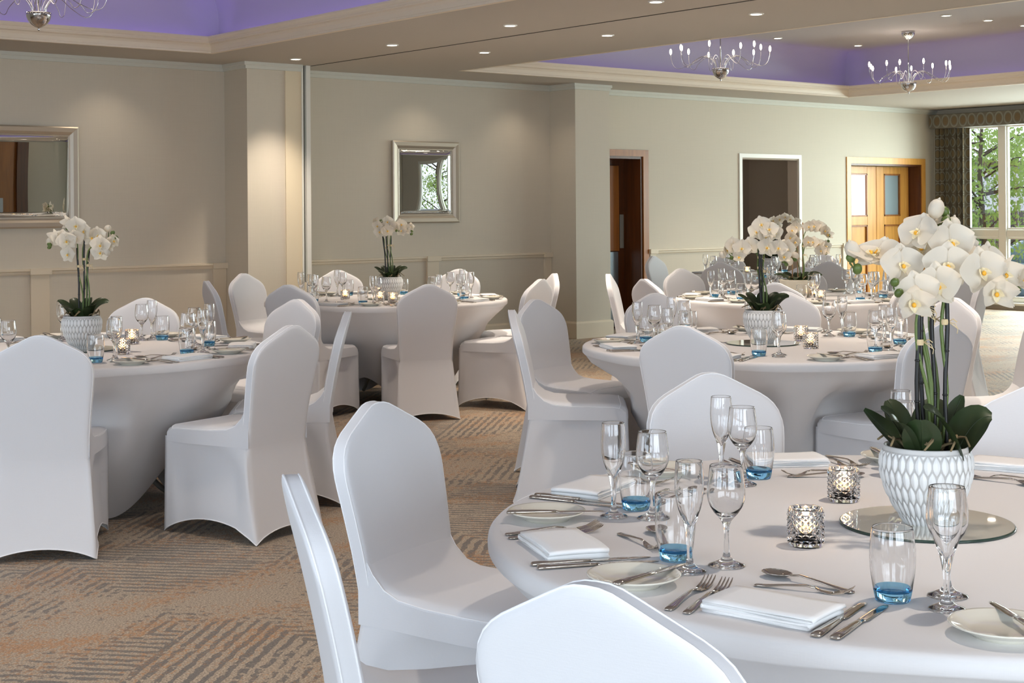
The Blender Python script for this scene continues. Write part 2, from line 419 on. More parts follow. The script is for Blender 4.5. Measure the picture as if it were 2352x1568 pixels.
# cornice, dado rail, baseboard
cor = [(0, ZC - 0.062), (0.028, ZC - 0.062), (0.028, ZC - 0.032), (0.045, ZC - 0.032), (0.05, ZC - 0.026), (0.05, ZC), (0, ZC)]
M['cornice'] = simple('cornice_paint', (214, 214, 204), 0.6)
for i, path in enumerate(([(XW, YN), (6.80, YN), (6.80, YP), (7.372, YP)], [(7.474, YN), (10.857, YN), (10.857, YP), (11.37, YP)], [(11.37, YN), (XE, YN)])):
    struct('trim_%d' % (8 + i), sweep(path, cor), M['cornice'])
rail = [(0, 0.885), (0.012, 0.885), (0.018, 0.897), (0.018, 0.91), (0.034, 0.918), (0.034, 0.935), (0, 0.937)]
base = [(0, 0), (0.022, 0), (0.022, 0.165), (0.012, 0.182), (0, 0.186)]
for i, (a, b) in enumerate(((XW, 6.80), (7.474, 10.857), (12.40, 13.99), (15.19, 16.12))):
    struct('trim_%d' % (12 + i), sweep([(a, YN), (b, YN)], rail), M['trim'])
for i, path in enumerate(([(XW, YN), (6.80, YN), (6.80, YP), (7.20, YP)], [(7.474, YN), (10.857, YN), (10.857, YP), (11.37, YP), (11.37, YN)], [(12.40, YN), (13.99, YN)], [(15.19, YN), (16.12, YN)])):
    struct('baseboard_%s' % ('north', 'north', 'north', 'north')[i], sweep(path, base), M['trim'])
for i, (a, b) in enumerate(((4.919, 5.085), (6.663, 6.80), (9.137, 9.289), (10.749, 10.857), (12.40, 12.50), (16.03, 16.12), (2.2, 2.36), (-0.4, -0.24))):
    p = MB(); p.rbox(a, YN - 0.022, 0.0, b, YN + 0.01, 0.886, 0.004)
    p.box(a - 0.012, YN - 0.046, 0.886, b + 0.012, YN + 0.01, 0.937)
    struct('trim_%d' % (20 + i), p, M['trim'])
# doors in the north wall
def frame_parts(a, b, h, w, yf, yb, mat, o):
    m = MB(); m.box(a - w, YN - 0.015, 0, a, YN, h + w); m.box(b, YN - 0.015, 0, b + w, YN, h + w); m.box(a, YN - 0.015, h, b, YN, h + w)
    link('architrave', m.mesh('architrave', mat), o)
def door_root(name, x):
    o = bpy.data.objects.new(name, None); C.objects.link(o); o['kind'] = 'structure'; return o
d = door_root('door_1', 0); d['label'] = 'dark brown wooden door with steel kick plate beside the pillar'
a, b, h = OPEN[0]
m = MB(); m.box(b, YN - 0.018, 0, b + 0.085, YN, h + 0.075); m.box(a, YN - 0.018, h, b, YN, h + 0.075); link('architrave', m.mesh('architrave', M['wood_mid']), d)
m = MB(); m.box(b - 0.03, YN, 0, b, YN + 0.30, h); m.box(a, YN, h - 0.03, b - 0.03, YN + 0.30, h); m.box(a, YN, 0, a + 0.03, YN + 0.3, h - 0.03); link('door_lining', m.mesh('door_lining', M['wood_dark']), d)
m = MB(); m.box(a + 0.03, YN + 0.28, 0.005, b - 0.03, YN + 0.32, h - 0.03); lf = link('door_leaf', m.mesh('door_leaf', M['wood_dark']), d)
m = MB(); m.rbox(a + 0.03, YN + 0.262, 0.92, b - 0.13, YN + 0.28, 1.93, 0.004); link('door_panel', m.mesh('door_panel', M['wood_mid']), lf)
m = MB(); m.rbox(a + 0.03, YN + 0.262, 0.03, b - 0.15, YN + 0.28, 0.91, 0.002); link('kick_plate', m.mesh('kick_plate', simple('steel_plate', (176, 190, 200), 0.22, 0.9)), lf)
m = MB(); m.rbox(b - 0.11, YN + 0.27, 0.95, b - 0.05, YN + 0.28, 1.35, 0.002); link('push_plate', m.mesh('push_plate', M['grey_metal']), lf)
d = door_root('door_2', 0); d['label'] = 'white framed doorway open on a dark corridor'
a, b, h = OPEN[1]
frame_parts(a, b, h, 0.05, 0, 0, M['white_paint'], d)
m = MB(); m.box(a - 0.3, YN + 1.5, 0, b + 0.85, YN + 1.6, 2.5); m.box(a - 0.4, YN + 0.14, 0, a - 0.3, YN + 1.6, 2.5); m.box(b + 0.75, YN + 0.14, 0, b + 0.85, YN + 1.6, 2.5); m.box(a - 0.4, YN + 0.14, 2.4, b + 0.85, YN + 1.6, 2.5)
struct('wall_corridor', m, M['dark_wall'])
l = bpy.data.lights.new('corridor_fill', 'POINT'); l.energy = 3.0; l.color = (1.0, 0.88, 0.76); l.shadow_soft_size = 0.1  # added unseen light that lifts the corridor out of black
lo = bpy.data.objects.new('corridor_fill', l); C.objects.link(lo); lo.location = (a + 0.2, YN + 0.9, 2.3)
m = MB(); m.box(b - 0.02, YN, 0, b, YN + 0.16, h - 0.02); m.box(a, YN, 0, a + 0.02, YN + 0.16, h - 0.02); m.box(a, YN, h - 0.02, b, YN + 0.16, h); link('door_lining', m.mesh('door_lining', M['dark_wall']), d)
d = door_root('door_3', 0); d['label'] = 'honey oak double doors with two frosted panes by the curtain'
a, b, h = OPEN[2]
frame_parts(a, b, h, 0.085, 0, 0, M['wood_light'], d)
m = MB(); m.box(b - 0.025, YN, 0, b, YN + 0.26, h); m.box(a, YN, 0, a + 0.025, YN + 0.26, h); m.box(a + 0.025, YN, h - 0.025, b - 0.025, YN + 0.26, h); link('door_lining', m.mesh('door_lining', M['wood_dark']), d)
yl = YN + 0.19; mid = 17.05
for q, (xa, xb) in enumerate(((a + 0.03, mid - 0.004), (mid + 0.004, b - 0.03))):
    st = 0.16 if q == 0 else 0.155
    m = MB(); ga, gb = xa + 0.17, xb - 0.20
    m.rbox(xa, yl, 0.005, ga, yl + 0.045, h - 0.03, 0.003); m.rbox(gb, yl, 0.005, xb, yl + 0.045, h - 0.03, 0.003)
    m.rbox(ga, yl, 1.88, gb, yl + 0.045, h - 0.03, 0.003); m.rbox(ga, yl, 1.17, gb, yl + 0.045, 1.29, 0.003); m.rbox(ga, yl, 0.005, gb, yl + 0.045, 0.2, 0.003)
    m.box(ga, yl + 0.018, 0.2, gb, yl + 0.03, 1.17)
    lf = link('door_leaf', m.mesh('door_leaf', M['wood_light']), d)
    m = MB()
    for (z0, z1) in ((1.29, 1.88), (0.2, 1.17)):
        m.box(ga, yl - 0.004, z0, ga + 0.02, yl + 0.02, z1); m.box(gb - 0.02, yl - 0.004, z0, gb, yl + 0.02, z1); m.box(ga, yl - 0.004, z0, gb, yl + 0.02, z0 + 0.02); m.box(ga, yl - 0.004, z1 - 0.02, gb, yl + 0.02, z1)
    link('beading', m.mesh('beading', M['wood_mid']), lf)
    m = MB(); m.box(ga, yl + 0.02, 1.29, gb, yl + 0.026, 1.88); p = link('pane', m.mesh('pane', M['glow_glass'] if q == 0 else M['frosted']), lf)
    p['label'] = 'bright frosted pane glowing as if backlit' if q == 0 else 'blue grey frosted pane'
# brown door in the south wall, seen only in the mirrors
d = door_root('door_4', 0); DX0, DX1 = 9.2, 10.95
m = MB(); m.box(DX0 - 0.22, YS, 0, DX0, YS + 0.10, 2.3); m.box(DX1, YS, 0, DX1 + 0.22, YS + 0.10, 2.3); m.box(DX0, YS, 2.12, DX1, YS + 0.10, 2.3); link('architrave', m.mesh('architrave', M['wood_dark']), d)
m = MB(); m.box(DX0, YS, 0.0, DX1, YS + 0.03, 2.12); lf = link('door_leaf', m.mesh('door_leaf', M['wood_mid']), d)
m = MB(); m.rbox(DX0 + 0.03, YS + 0.03, 0.03, DX1 - 0.25, YS + 0.04, 0.86, 0.002); link('kick_plate', m.mesh('kick_plate', simple('pale_plate', (190, 196, 200), 0.4)), lf)
# exterior ground
mb = MB(); mb.box(XE + 0.14, -60, -0.8, 90, 80, -0.7); struct('ground', mb, M['asphalt'])

# ------------------------------------------------------------------ curtain and pelmet
def uv_mesh(me, uvs):
    l = me.uv_layers.new(name='UVMap'); k = 0
    for p in me.polygons:
        for vi in p.vertices: l.data[k].uv = uvs[vi]; k += 1
def curtain(y0, y1, x, nfold, label, n=120, z0=0.015, z1=2.515):
    mb = MB(); rows = []; uv = []; s = 0; prev = None; base_pts = []
    for i in range(n + 1):
        t = i / n; ph = 2 * PI * nfold * t
        px = x + 0.05 * math.sin(ph) + 0.012 * math.sin(2.3 * ph + 1); py = y0 + (y1 - y0) * t + 0.012 * math.sin(2 * ph)
        if prev: s += math.hypot(px - prev[0], py - prev[1])
        prev = (px, py); base_pts.append((px, py, s))
    for z in [z0 + (z1 - z0) * j / 8 for j in range(9)]:
        rows.append([(px, py, z) for px, py, s in base_pts]); uv += [(s / 0.12, z / 0.16) for px, py, s in base_pts]
    mb.grid(rows); me = mb.mesh('curtain', M['curtain']); uv_mesh(me, uv)
    tag(link('curtain', me), label, 'curtain', 'window curtains')
curtain(11.78, 12.33, 18.05, 6.0, 'gathered olive curtain with pale oval pattern hanging beside the double doors')
mb = MB(); mb.rbox(17.94, 5.6, 2.52, 18.155, 12.36, 2.715, 0.006)
me = mb.mesh('curtain_pelmet', M['pelmet']); uv_mesh(me, [(v[1] / 0.14 + v[0] / 0.14, (v[2] - 2.52) / 0.195) for v in mb.v])
tag(link('curtain_pelmet', me), 'padded pelmet with a row of ovals above the tall window', 'pelmet')

# ------------------------------------------------------------------ mirrors on the wall
def wall_mirror(x0, x1, z0, z1, w, label, bow, lean=0.0):
    o = bpy.data.objects.new('wall_mirror', None); C.objects.link(o); o.location = ((x0 + x1) / 2, YN, (z0 + z1) / 2); tag(o, label, 'mirror')
    hx, hz = (x1 - x0) / 2, (z1 - z0) / 2
    prof = [(0, 0.0), (0, 0.035), (0.012, 0.042), (w * 0.55, 0.036), (w - 0.012, 0.02), (w - 0.010, 0.024), (w, 0.022), (w, 0.0)]   # (in from the edge, out from the wall)
    m = MB(); corners = [(-1, -1), (1, -1), (1, 1), (-1, 1)]; rings = [[(sx * (hx - i), -t, sz * (hz - i)) for i, t in prof] for sx, sz in corners]; rings.append(rings[0])
    m.loft(rings, False, False, 0, False); link('frame', m.mesh('frame', M['frame_silver']), o)
    gx, gz = hx - w + 0.004, hz - w + 0.004; bev = 0.022; n = 16
    m = MB(); rows = []
    us = [-gx, -gx + bev] + [(-gx + bev) + (2 * gx - 2 * bev) * i / n for i in range(1, n)] + [gx - bev, gx]
    vs = [-gz, -gz + bev] + [(-gz + bev) + (2 * gz - 2 * bev) * i / n for i in range(1, n)] + [gz - bev, gz]
    for v in vs:
        rows.append([(u, -(0.006 if (abs(u) > gx - bev / 2 or abs(v) > gz - bev / 2) else 0.011 + bow * math.cos(PI / 2 * u / gx) * math.cos(PI / 2 * v / gz)) - lean * v, v) for u in us])
    m.grid(rows); link('mirror_glass', m.mesh('mirror_glass', M['mirror']), o)
wall_mirror(3.15, 5.35, 1.285, 2.165, 0.085, 'wide silver framed mirror cut by the edge of the view', 0.0004, 0.026)
wall_mirror(8.70, 9.555, 1.285, 2.13, 0.088, 'small silver framed mirror above the dado rail', 0.0015)

# ------------------------------------------------------------------ lamps in the ceiling
def downlight(x, y, z, label, group, power):
    o = bpy.data.objects.new('downlight', None); C.objects.link(o); o.location = (x, y, z); tag(o, label, 'ceiling light', group)
    m = MB(); m.lathe([(0.040, -0.004), (0.044, -0.008), (0.052, -0.008), (0.055, -0.001), (0.055, 0.0)], 24); link('rim', m.mesh('rim', M['white_paint']), o)
    m = MB(); m.lathe([(0.0, -0.006), (0.040, -0.006)], 24); link('lens', m.mesh('lens', M['lamp']), o)
    l = bpy.data.lights.new('downlight_beam', 'SPOT'); l.energy = power; l.color = (1.0, 0.85, 0.70); l.spot_size = math.radians(80); l.spot_blend = 0.9; l.shadow_soft_size = 0.04
    lo = bpy.data.objects.new('downlight_beam', l); C.objects.link(lo); lo.location = (x, y, z - 0.03)
PW = 138
rowA = [(7.03, 11.52), (7.08, 10.08), (7.045, 8.50), (7.02, 6.95), (7.03, 5.4), (7.03, 3.9), (7.03, 2.4)]
rowB = [(8.06, 10.08), (8.06, 8.52), (8.035, 6.96), (8.05, 5.4), (8.05, 3.9)]
names = ['beside the folding wall track, first from the pillar', 'second from the pillar beside the track', 'third from the pillar beside the track', 'fourth from the pillar beside the track', '', '', '']
for i, (x, y) in enumerate(rowA): downlight(x, y, ZC, 'round downlight in the low ceiling, ' + (names[i] or 'beyond the top of the view'), 'downlights before the folding wall track', PW)
names = ['first of the row beyond the track', 'second of the row beyond the track', 'third of the row beyond the track', '', '']
for i, (x, y) in enumerate(rowB): downlight(x, y, ZC, 'round downlight in the low ceiling, ' + (names[i] or 'row beyond the track, out of view'), 'downlights beyond the folding wall track', PW)
ups = [(13.10, 11.03, 'nearest the chain of the middle chandelier'), (14.48, 10.96, 'beside the end chandelier'), (12.95, 8.71, 'largest at the upper edge'), (13.64, 8.67, 'small one beyond the end chandelier'), (14.35, 8.68, 'at the edge of the view')]
for x, y, s in ups: downlight(x, y, ZU, 'round downlight in the raised ceiling recess, ' + s, 'downlights in the raised recess', PW)
for x, y in ((10.2, 6.2), (12.0, 6.2), (13.8, 6.2), (10.2, 3.2), (12.0, 3.2)): downlight(x, y, ZU, 'round downlight in the raised recess, row nearer the viewer', 'near downlights in the raised recess', PW)
for x, y in ((1.0, 10.6), (2.8, 10.9), (5.0, 10.9), (1.0, 7.4), (3.0, 7.4), (5.0, 7.4), (1.2, 4.4), (3.2, 4.4), (5.2, 4.4), (3.2, 1.6), (5.2, 1.6)): downlight(x, y, ZU, 'round downlight in the first raised recess, out of view', 'downlights in the first recess', PW)
for x, y in ((8.6, YS + 0.6), (11.2, YS + 0.6), (13.0, YS + 0.6), (-0.5, 12.02), (1.6, 12.02), (3.8, 12.02), (5.6, 12.02), (9.0, 12.02), (10.3, 12.02)):
    l = bpy.data.lights.new('wall_washer', 'SPOT'); l.energy = 9; l.color = (1.0, 0.84, 0.66); l.spot_size = math.radians(120); l.spot_blend = 1.0; l.shadow_soft_size = 0.05
    lo = bpy.data.objects.new('wall_washer', l); C.objects.link(lo); lo.location = (x, y, ZC - 0.03)

def make_chandelier(loc, label, phase):
    o = bpy.data.objects.new('chandelier', None); C.objects.link(o); o.location = loc; tag(o, label, 'chandelier', 'branched chrome chandeliers')
    zb = 2.785 - ZU
    m = MB(); m.lathe([(0, -0.125 + zb), (0.006, -0.123 + zb), (0.008, -0.115 + zb), (0.005, -0.105 + zb), (0.02, -0.1 + zb)] + [(0.085 * math.sin(t), zb - 0.1 * math.cos(t)) for t in [PI / 2 * i / 8 for i in range(2, 9)]] + [(0.078, zb + 0.001), (0, zb - 0.005)], 24)
    link('bowl', m.mesh('bowl', M['chrome']), o)
    m = MB(); m.lathe([(0, -0.09), (0.02, -0.088)] + [(0.075 * math.sin(t), -0.085 * math.cos(t)) for t in [PI / 2 * i / 6 for i in range(2, 7)]] + [(0.072, 0)], 24); link('canopy', m.mesh('canopy', M['chrome']), o)
    m = MB(); m.tube([(0, 0, zb - 0.01), (0, 0, -0.085)], 0.006, 8); link('rod', m.mesh('rod', M['chrome']), o)
    for k in range(12):
        a = 2 * PI * k / 12 + phase + 0.12 * math.sin(5 * k); R = 0.49 if k % 2 == 0 else 0.40; dz = 0.02 * math.sin(3 * k + phase)
        key = [(0.045, 0.0), (0.06, 0.05), (0.11, 0.105), (0.19, 0.115), (0.28, 0.06), (R * 0.80, 0.012), (R * 0.93, 0.03), (R * 0.99, 0.10), (R, 0.16 + dz)]
        pts = []
        for i in range(len(key) - 1):
            p0, p1, p2, p3 = key[max(i - 1, 0)], key[i], key[i + 1], key[min(i + 2, len(key) - 1)]
            for t in (0, 0.25, 0.5, 0.75):
                pts.append(tuple(0.5 * (2 * p1[j] + (p2[j] - p0[j]) * t + (2 * p0[j] - 5 * p1[j] + 4 * p2[j] - p3[j]) * t * t + (3 * p1[j] - p0[j] - 3 * p2[j] + p3[j]) * t ** 3) for j in (0, 1)))
        pts.append(key[-1])
        m = MB(); m.tube([(r * math.cos(a), r * math.sin(a), zb + z) for r, z in pts], 0.0026, 5)
        arm = link('arm', m.mesh('arm', M['chrome']), o)
        m = MB(); c = (R * math.cos(a), R * math.sin(a), zb + 0.19 + dz); m.sphere(c, 0.0115, 0.0115, 0.03, 10, 7); link('bulb', m.mesh('bulb', M['bulb']), arm)
    l = bpy.data.lights.new('chandelier_glow', 'POINT'); l.energy = 5; l.color = (1.0, 0.86, 0.72); l.shadow_soft_size = 0.3
    lo = bpy.data.objects.new('chandelier_glow', l); C.objects.link(lo); lo.location = (loc[0], loc[1], 3.03)
make_chandelier((3.98, 9.86, ZU), 'chrome chandelier cut off by the top edge, in the first recess', 0.3)
make_chandelier((10.85, 9.86, ZU), 'chrome chandelier with many curved arms before the plain recess wall', 0.0)
make_chandelier((13.79, 9.76, ZU), 'chrome chandelier whose round ceiling canopy shows, beside the recess corner', 0.55)

# purple led strips standing in the recess pockets
def strip(x, y, lx, ly, power):
    l = bpy.data.lights.new('led_strip', 'AREA'); l.shape = 'RECTANGLE'; l.size = lx; l.size_y = ly; l.energy = power; l.color = (0.36, 0.24, 1.0)
    lo = bpy.data.objects.new('led_strip', l); C.objects.link(lo); lo.location = (x, y, ZC + 0.06); lo.rotation_euler = (PI, 0, 0)
for (x0, x1, y0, y1), pw in zip(TR, (1.1, 0.65)):
    for (x, y, lx, ly) in (((x0 + x1) / 2, y1 + 0.09, x1 - x0, 0.05), (x1 + 0.09, (y0 + y1) / 2, 0.05, y1 - y0), (x0 - 0.09, (y0 + y1) / 2, 0.05, y1 - y0)):
        strip(x, y, lx, ly, pw * max(lx, ly))

# ------------------------------------------------------------------ banquet chair in a stretch cover
def sstep(a, b, x):
    t = max(0.0, min(1.0, (x - a) / (b - a))); return t * t * (3 - 2 * t)
def interp(tab, x):
    if x <= tab[0][0]: return tab[0][1]
    for (a, va), (b, vb) in zip(tab, tab[1:]):
        if x <= b: return va + (vb - va) * (x - a) / (b - a)
    return tab[-1][1]
W_BACK = [(0.30, 0.186), (0.40, 0.182), (0.48, 0.183), (0.56, 0.188), (0.65, 0.197), (0.73, 0.205), (0.79, 0.208), (0.95, 0.208)]
CREST = [(0.0, 0.917), (0.09, 0.916), (0.18, 0.911), (0.30, 0.899), (0.44, 0.884), (0.58, 0.869), (0.70, 0.856), (0.80, 0.842), (0.88, 0.826), (0.94, 0.806), (0.98, 0.784), (1.0, 0.755)]
def y_back(z): return -0.205 - 0.105 * ((z - 0.38) / 0.537) ** 1.4 if z > 0.38 else -0.205 - 0.085 * ((0.38 - z) / 0.38) ** 1.5
def chair_spec():
    # back rest: padded panel with a pointed crest
    us = [-1, -0.985, -0.94, -0.88, -0.8, -0.7, -0.58, -0.44, -0.3, -0.18, -0.09, 0, 0.09, 0.18, 0.3, 0.44, 0.58, 0.7, 0.8, 0.88, 0.94, 0.985, 1]
    vs = [0, 0.12, 0.24, 0.36, 0.48, 0.58, 0.67, 0.75, 0.82, 0.88, 0.93, 0.97, 0.99, 1.0]
    z0 = 0.40; F, B = [], []
    for v in vs:
        fr, br = [], []
        for u in us:
            zt = interp(CREST, abs(u)); z = z0 + (zt - z0) * v
            x = u * interp(W_BACK, z); e = min(1 - abs(u), (1 - v) * 1.8); k = 1 - (1 - min(e / 0.10, 1)) ** 2
            t = (0.0165 + 0.0075 * math.sqrt(max(k, 0))); dish = 0.008 * (1 - u * u) * v
            fr.append((x, y_back(z) + t - dish, z)); br.append((x, y_back(z) - t - 0.5 * dish, z))
        F.append(fr); B.append(br)
    mb = MB(); mb.grid(F[::-1]); mb.grid(B)
    ring_f = [r[0] for r in F] + F[-1][1:-1] + [r[-1] for r in F][::-1]
    ring_b = [r[0] for r in B] + B[-1][1:-1] + [r[-1] for r in B][::-1]
    mid = [tuple((Vector(a) + Vector(b)) / 2 + Vector((math.copysign(0.0015, a[0]) if abs(a[0]) > 0.1 else 0, 0, 0.001))) for a, b in zip(ring_f, ring_b)]
    mb.grid([ring_f, mid, ring_b])
    back = mb.mesh('backrest', M['cover'])
    pip = MB(); pip.tube(ring_b, 0.0022, 5); pip.tube(ring_f, 0.0022, 5); pip = pip.mesh('piping', M['piping'])
    # seat with the fabric running up into the back
    prof = [(-0.232, 0.60), (-0.214, 0.565), (-0.19, 0.53), (-0.155, 0.503), (-0.11, 0.488), (-0.03, 0.481), (0.08, 0.479), (0.17, 0.477), (0.215, 0.472), (0.238, 0.461), (0.249, 0.444), (0.252, 0.41)]
    us = [-1, -0.985, -0.94, -0.85, -0.6, -0.3, 0, 0.3, 0.6, 0.85, 0.94, 0.985, 1]; rows = []
    for y, z in prof:
        w = 0.186 + 0.026 * sstep(-0.2, 0.1, y) - 0.004 * sstep(0.15, 0.25, y); row = []
        for u in us:
            e = 1 - abs(u); dz = 0.018 * (1 - min(e / 0.13, 1)) ** 2 * sstep(-0.235, -0.12, y) * (1 if z > 0.45 else 0.3)
            row.append((u * w, y + (-0.012 * (1 - min(e / 0.1, 1)) ** 2 if y > 0.2 else 0), z - dz))
        rows.append(row)
    mb = MB(); mb.grid(rows)
    for sgn in (0, -1):
        edge = [r[sgn] for r in rows]; low = [(p[0], p[1], 0.40) for p in edge]
        mb.grid([edge, low] if sgn == 0 else [low, edge])
    seat = mb.mesh('seat', M['cover'])
    sp = MB()
    for sgn in (1, -2): sp.tube([rows[i][sgn] for i in range(1, 10)], 0.002, 5)
    sp.tube([rows[8][j] for j in range(1, 12)], 0.002, 5); sp = sp.mesh('piping', M['piping'])
    # skirt: four faces stretched down to the chair feet with arched hems
    top = [(-0.182, -0.222), (0.182, -0.222), (0.209, 0.247), (-0.209, 0.247)]
    bot = [(-0.218, -0.298), (0.218, -0.298), (0.205, 0.262), (-0.205, 0.262)]
    arch = [0.045, 0.075, 0.06, 0.075]; N = 18; V = [0, 0.06, 0.14, 0.24, 0.36, 0.5, 0.64, 0.76, 0.86, 0.94, 1.0]; rings = []
    for v in V:
        ring = []
        for s_ in range(4):
            a0, a1, b0, b1 = top[s_], top[(s_ + 1) % 4], bot[s_], bot[(s_ + 1) % 4]
            nrm = [(0, -1), (1, 0), (0, 1), (-1, 0)][s_]
            for i in range(N):
                q = i / N; q = q * q * (3 - 2 * q) * 0.55 + q * 0.45
                hz = 0.003 + arch[s_] * (4 * q * (1 - q)) ** 0.8
                zt_ = 0.40 if s_ == 0 else 0.425; z = zt_ + (hz - zt_) * v
                x = (a0[0] + (a1[0] - a0[0]) * q) * (1 - v) + (b0[0] + (b1[0] - b0[0]) * q) * v
                y = (a0[1] + (a1[1] - a0[1]) * q) * (1 - v) + (b0[1] + (b1[1] - b0[1]) * q) * v
                if s_ == 0:
                    k_ = 1 - (1 - min((1 - abs(2 * q - 1)) / 0.10, 1)) ** 2; y = y_back(z) - 0.0165 - 0.0075 * math.sqrt(max(k_, 0)) * (1 - 0.5 * v) + 0.008 * math.sin(PI * q) * v; x = (q * 2 - 1) * (0.182 + 0.036 * v ** 1.5)
                else:
                    w_in = 0.40 * (1 - 0.62 * sstep(0.0, 0.30, v) * 0 ) 
                    dq = abs(2 * q - 1); lim = 0.82 * sstep(0.04, 0.34, v) ** 0.5 - 0.12 * v
                    inset = 0.012 * sstep(0.0, 0.10, lim - dq) + 0.016 * math.sin(PI * q) * math.sin(PI * min(v * 1.1, 1)) 
                    x -= nrm[0] * inset; y -= nrm[1] * inset
                ring.append((x, y, z))
        rings.append(ring)
    mb = MB(); mb.loft(rings[::-1], False, False)
    skirt = mb.mesh('skirt', M['cover'])
    hm = MB(); hm.tube(rings[-1] + rings[-1][:1], 0.0025, 5, caps=False); hem = hm.mesh('hem', M['piping'])
    return ('banquet_chair', None, [P_('backrest', back, None, [('piping', pip, None, 'stitched white seam')]), P_('seat', seat, None, [('piping', sp, None, 'stitched white seam')]), P_('skirt', skirt, None, [('hem', hem, None, None)])])
CHAIR = chair_spec()

# ------------------------------------------------------------------ tables
R_T, Z_T = 0.915, 0.745
def cloth_mesh(seed, dents):
    r_ = random.Random(seed); ph = [r_.uniform(0, 6.28) for _ in range(6)]; N = 128; rings = []
    prof = [(0.3, Z_T), (0.6, Z_T), (0.8, Z_T), (0.88, Z_T), (0.900, Z_T - 0.0005), (0.908, Z_T - 0.003), (0.9135, Z_T - 0.009), (0.915, Z_T - 0.018), (0.9145, Z_T - 0.036), (0.910, Z_T - 0.041), (0.9045, Z_T - 0.044)]
    for r, z in prof:
        k = sstep(Z_T - 0.015, Z_T - 0.04, z) if False else (1 if z < Z_T - 0.02 else 0)
        rings.append([(r * math.cos(t), r * math.sin(t), z + k * 0.004 * (math.sin(5 * t + ph[0]) + 0.6 * math.sin(9 * t + ph[1]))) for t in [2 * PI * i / N for i in range(N)]])
    for v in [0.06, 0.14, 0.24, 0.34, 0.45, 0.56, 0.67, 0.78, 0.88, 0.95, 1.0]:
        ring = []
        for i in range(N):
            t = 2 * PI * i / N; c = abs(math.cos(2 * t)); tip = c ** 1.6
            hem = 0.006 + 0.20 * (1 - tip); rb = 0.455 + 0.02 * (1 - tip)
            z = (Z_T - 0.047) + (hem - (Z_T - 0.047)) * v
            r = 0.903 + (rb - 0.903) * v - 0.02 * math.sin(PI * v) * (1 - 0.7 * tip)
            r += 0.006 * math.sin(PI * v) * math.sin(7 * t + ph[2])
            for da, rf in dents:                       # where a chair seat presses into the stretch cloth
                dd = (t - da + PI) % (2 * PI) - PI
                if abs(dd) < 1.0 and r * math.cos(dd) > rf:
                    k = (1 - sstep(0.52, 0.66, z)) * (1 - sstep(0.235, 0.33, abs(r * math.sin(dd)))); r = r + (rf / math.cos(dd) - r) * k
            ring.append((r * math.cos(t), r * math.sin(t), z))
        rings.append(ring)
    mb = MB(); mb.add([(0, 0, Z_T)] + rings[0], [(0, i + 1, (i + 1) % N + 1) for i in range(N)])
    mb.loft(rings[::-1], False, False); return mb.mesh('tablecloth', M['linen'])
def table_spec():
    m = MB(); m.lathe([(0, 0.712), (0.89, 0.712), (0.896, 0.718), (0.896, 0.735), (0.89, 0.741), (0, 0.741)], 64); top = m.mesh('tabletop', M['wood_mid'])
    leg = MB(); leg.tube([(0.18, 0, 0.711), (0.20, 0, 0.5), (0.30, 0, 0.15), (0.40, 0, 0.045), (0.44, 0, 0.014)], 0.014, 8); leg = leg.mesh('leg', M['grey_metal'])
    return ('round_table', None, [P_('tabletop', top)] + [P_('leg', leg, Matrix.Rotation(PI / 2 * k, 4, 'Z')) for k in range(4)])
TABLE = table_spec(); CLOTH = {}

# ------------------------------------------------------------------ table ware
def lathe_mesh(name, prof, mat, n=40):
    m = MB(); m.lathe(prof, n); return m.mesh(name, mat)
def glass_spec(name, foot, stem, bowl_out, bowl_in, n=40, merged=False):
    """outer profile from the foot's underside up to the rim and down inside; foot, stem and bowl share their edge rings."""
    if merged: return (name, lathe_mesh(name, foot + stem[1:] + bowl_out[1:] + bowl_in, M['glass'], 28), [])
    return (name, None, [P_('bowl', lathe_mesh('bowl', bowl_out + bowl_in, M['glass'], n)), P_('stem', lathe_mesh('stem', stem, M['glass'], n)), P_('foot', lathe_mesh('foot', foot, M['glass'], n))])
wf = [(0, 0.0015), (0.028, 0.0012), (0.032, 0.0002), (0.0342, 0.0012), (0.0342, 0.0025), (0.030, 0.0042), (0.022, 0.0075), (0.013, 0.012), (0.008, 0.018), (0.0056, 0.026)]
ws = [(0.0056, 0.026), (0.0048, 0.036), (0.0045, 0.05), (0.0048, 0.064), (0.006, 0.075), (0.009, 0.084)]
wo = [(0.009, 0.084), (0.015, 0.091), (0.023, 0.100), (0.030, 0.111), (0.0345, 0.124), (0.0356, 0.136), (0.0350, 0.150), (0.0332, 0.165), (0.0315, 0.178), (0.03045, 0.1866), (0.0303, 0.1874), (0.0299, 0.188)]
wi = [(0.0294, 0.188), (0.0291, 0.1875), (0.0291, 0.1868), (0.0300, 0.178), (0.0317, 0.165), (0.0336, 0.150), (0.0342, 0.136), (0.0330, 0.124), (0.0283, 0.112), (0.021, 0.103), (0.012, 0.0965), (0.005, 0.0945), (0, 0.094)]
ff = [(0, 0.0015), (0.025, 0.0012), (0.028, 0.0002), (0.0302, 0.0012), (0.0302, 0.0025), (0.027, 0.004), (0.020, 0.007), (0.012, 0.011), (0.0075, 0.017), (0.0058, 0.025)]
fs = [(0.0058, 0.025), (0.0052, 0.036), (0.0055, 0.05), (0.0068, 0.064), (0.009, 0.078), (0.0115, 0.09)]
fo = [(0.0115, 0.09), (0.0155, 0.101), (0.0205, 0.115), (0.0245, 0.131), (0.0265, 0.148), (0.0270, 0.163), (0.0264, 0.180), (0.0252, 0.195), (0.02455, 0.2026), (0.0244, 0.2034), (0.0240, 0.204)]
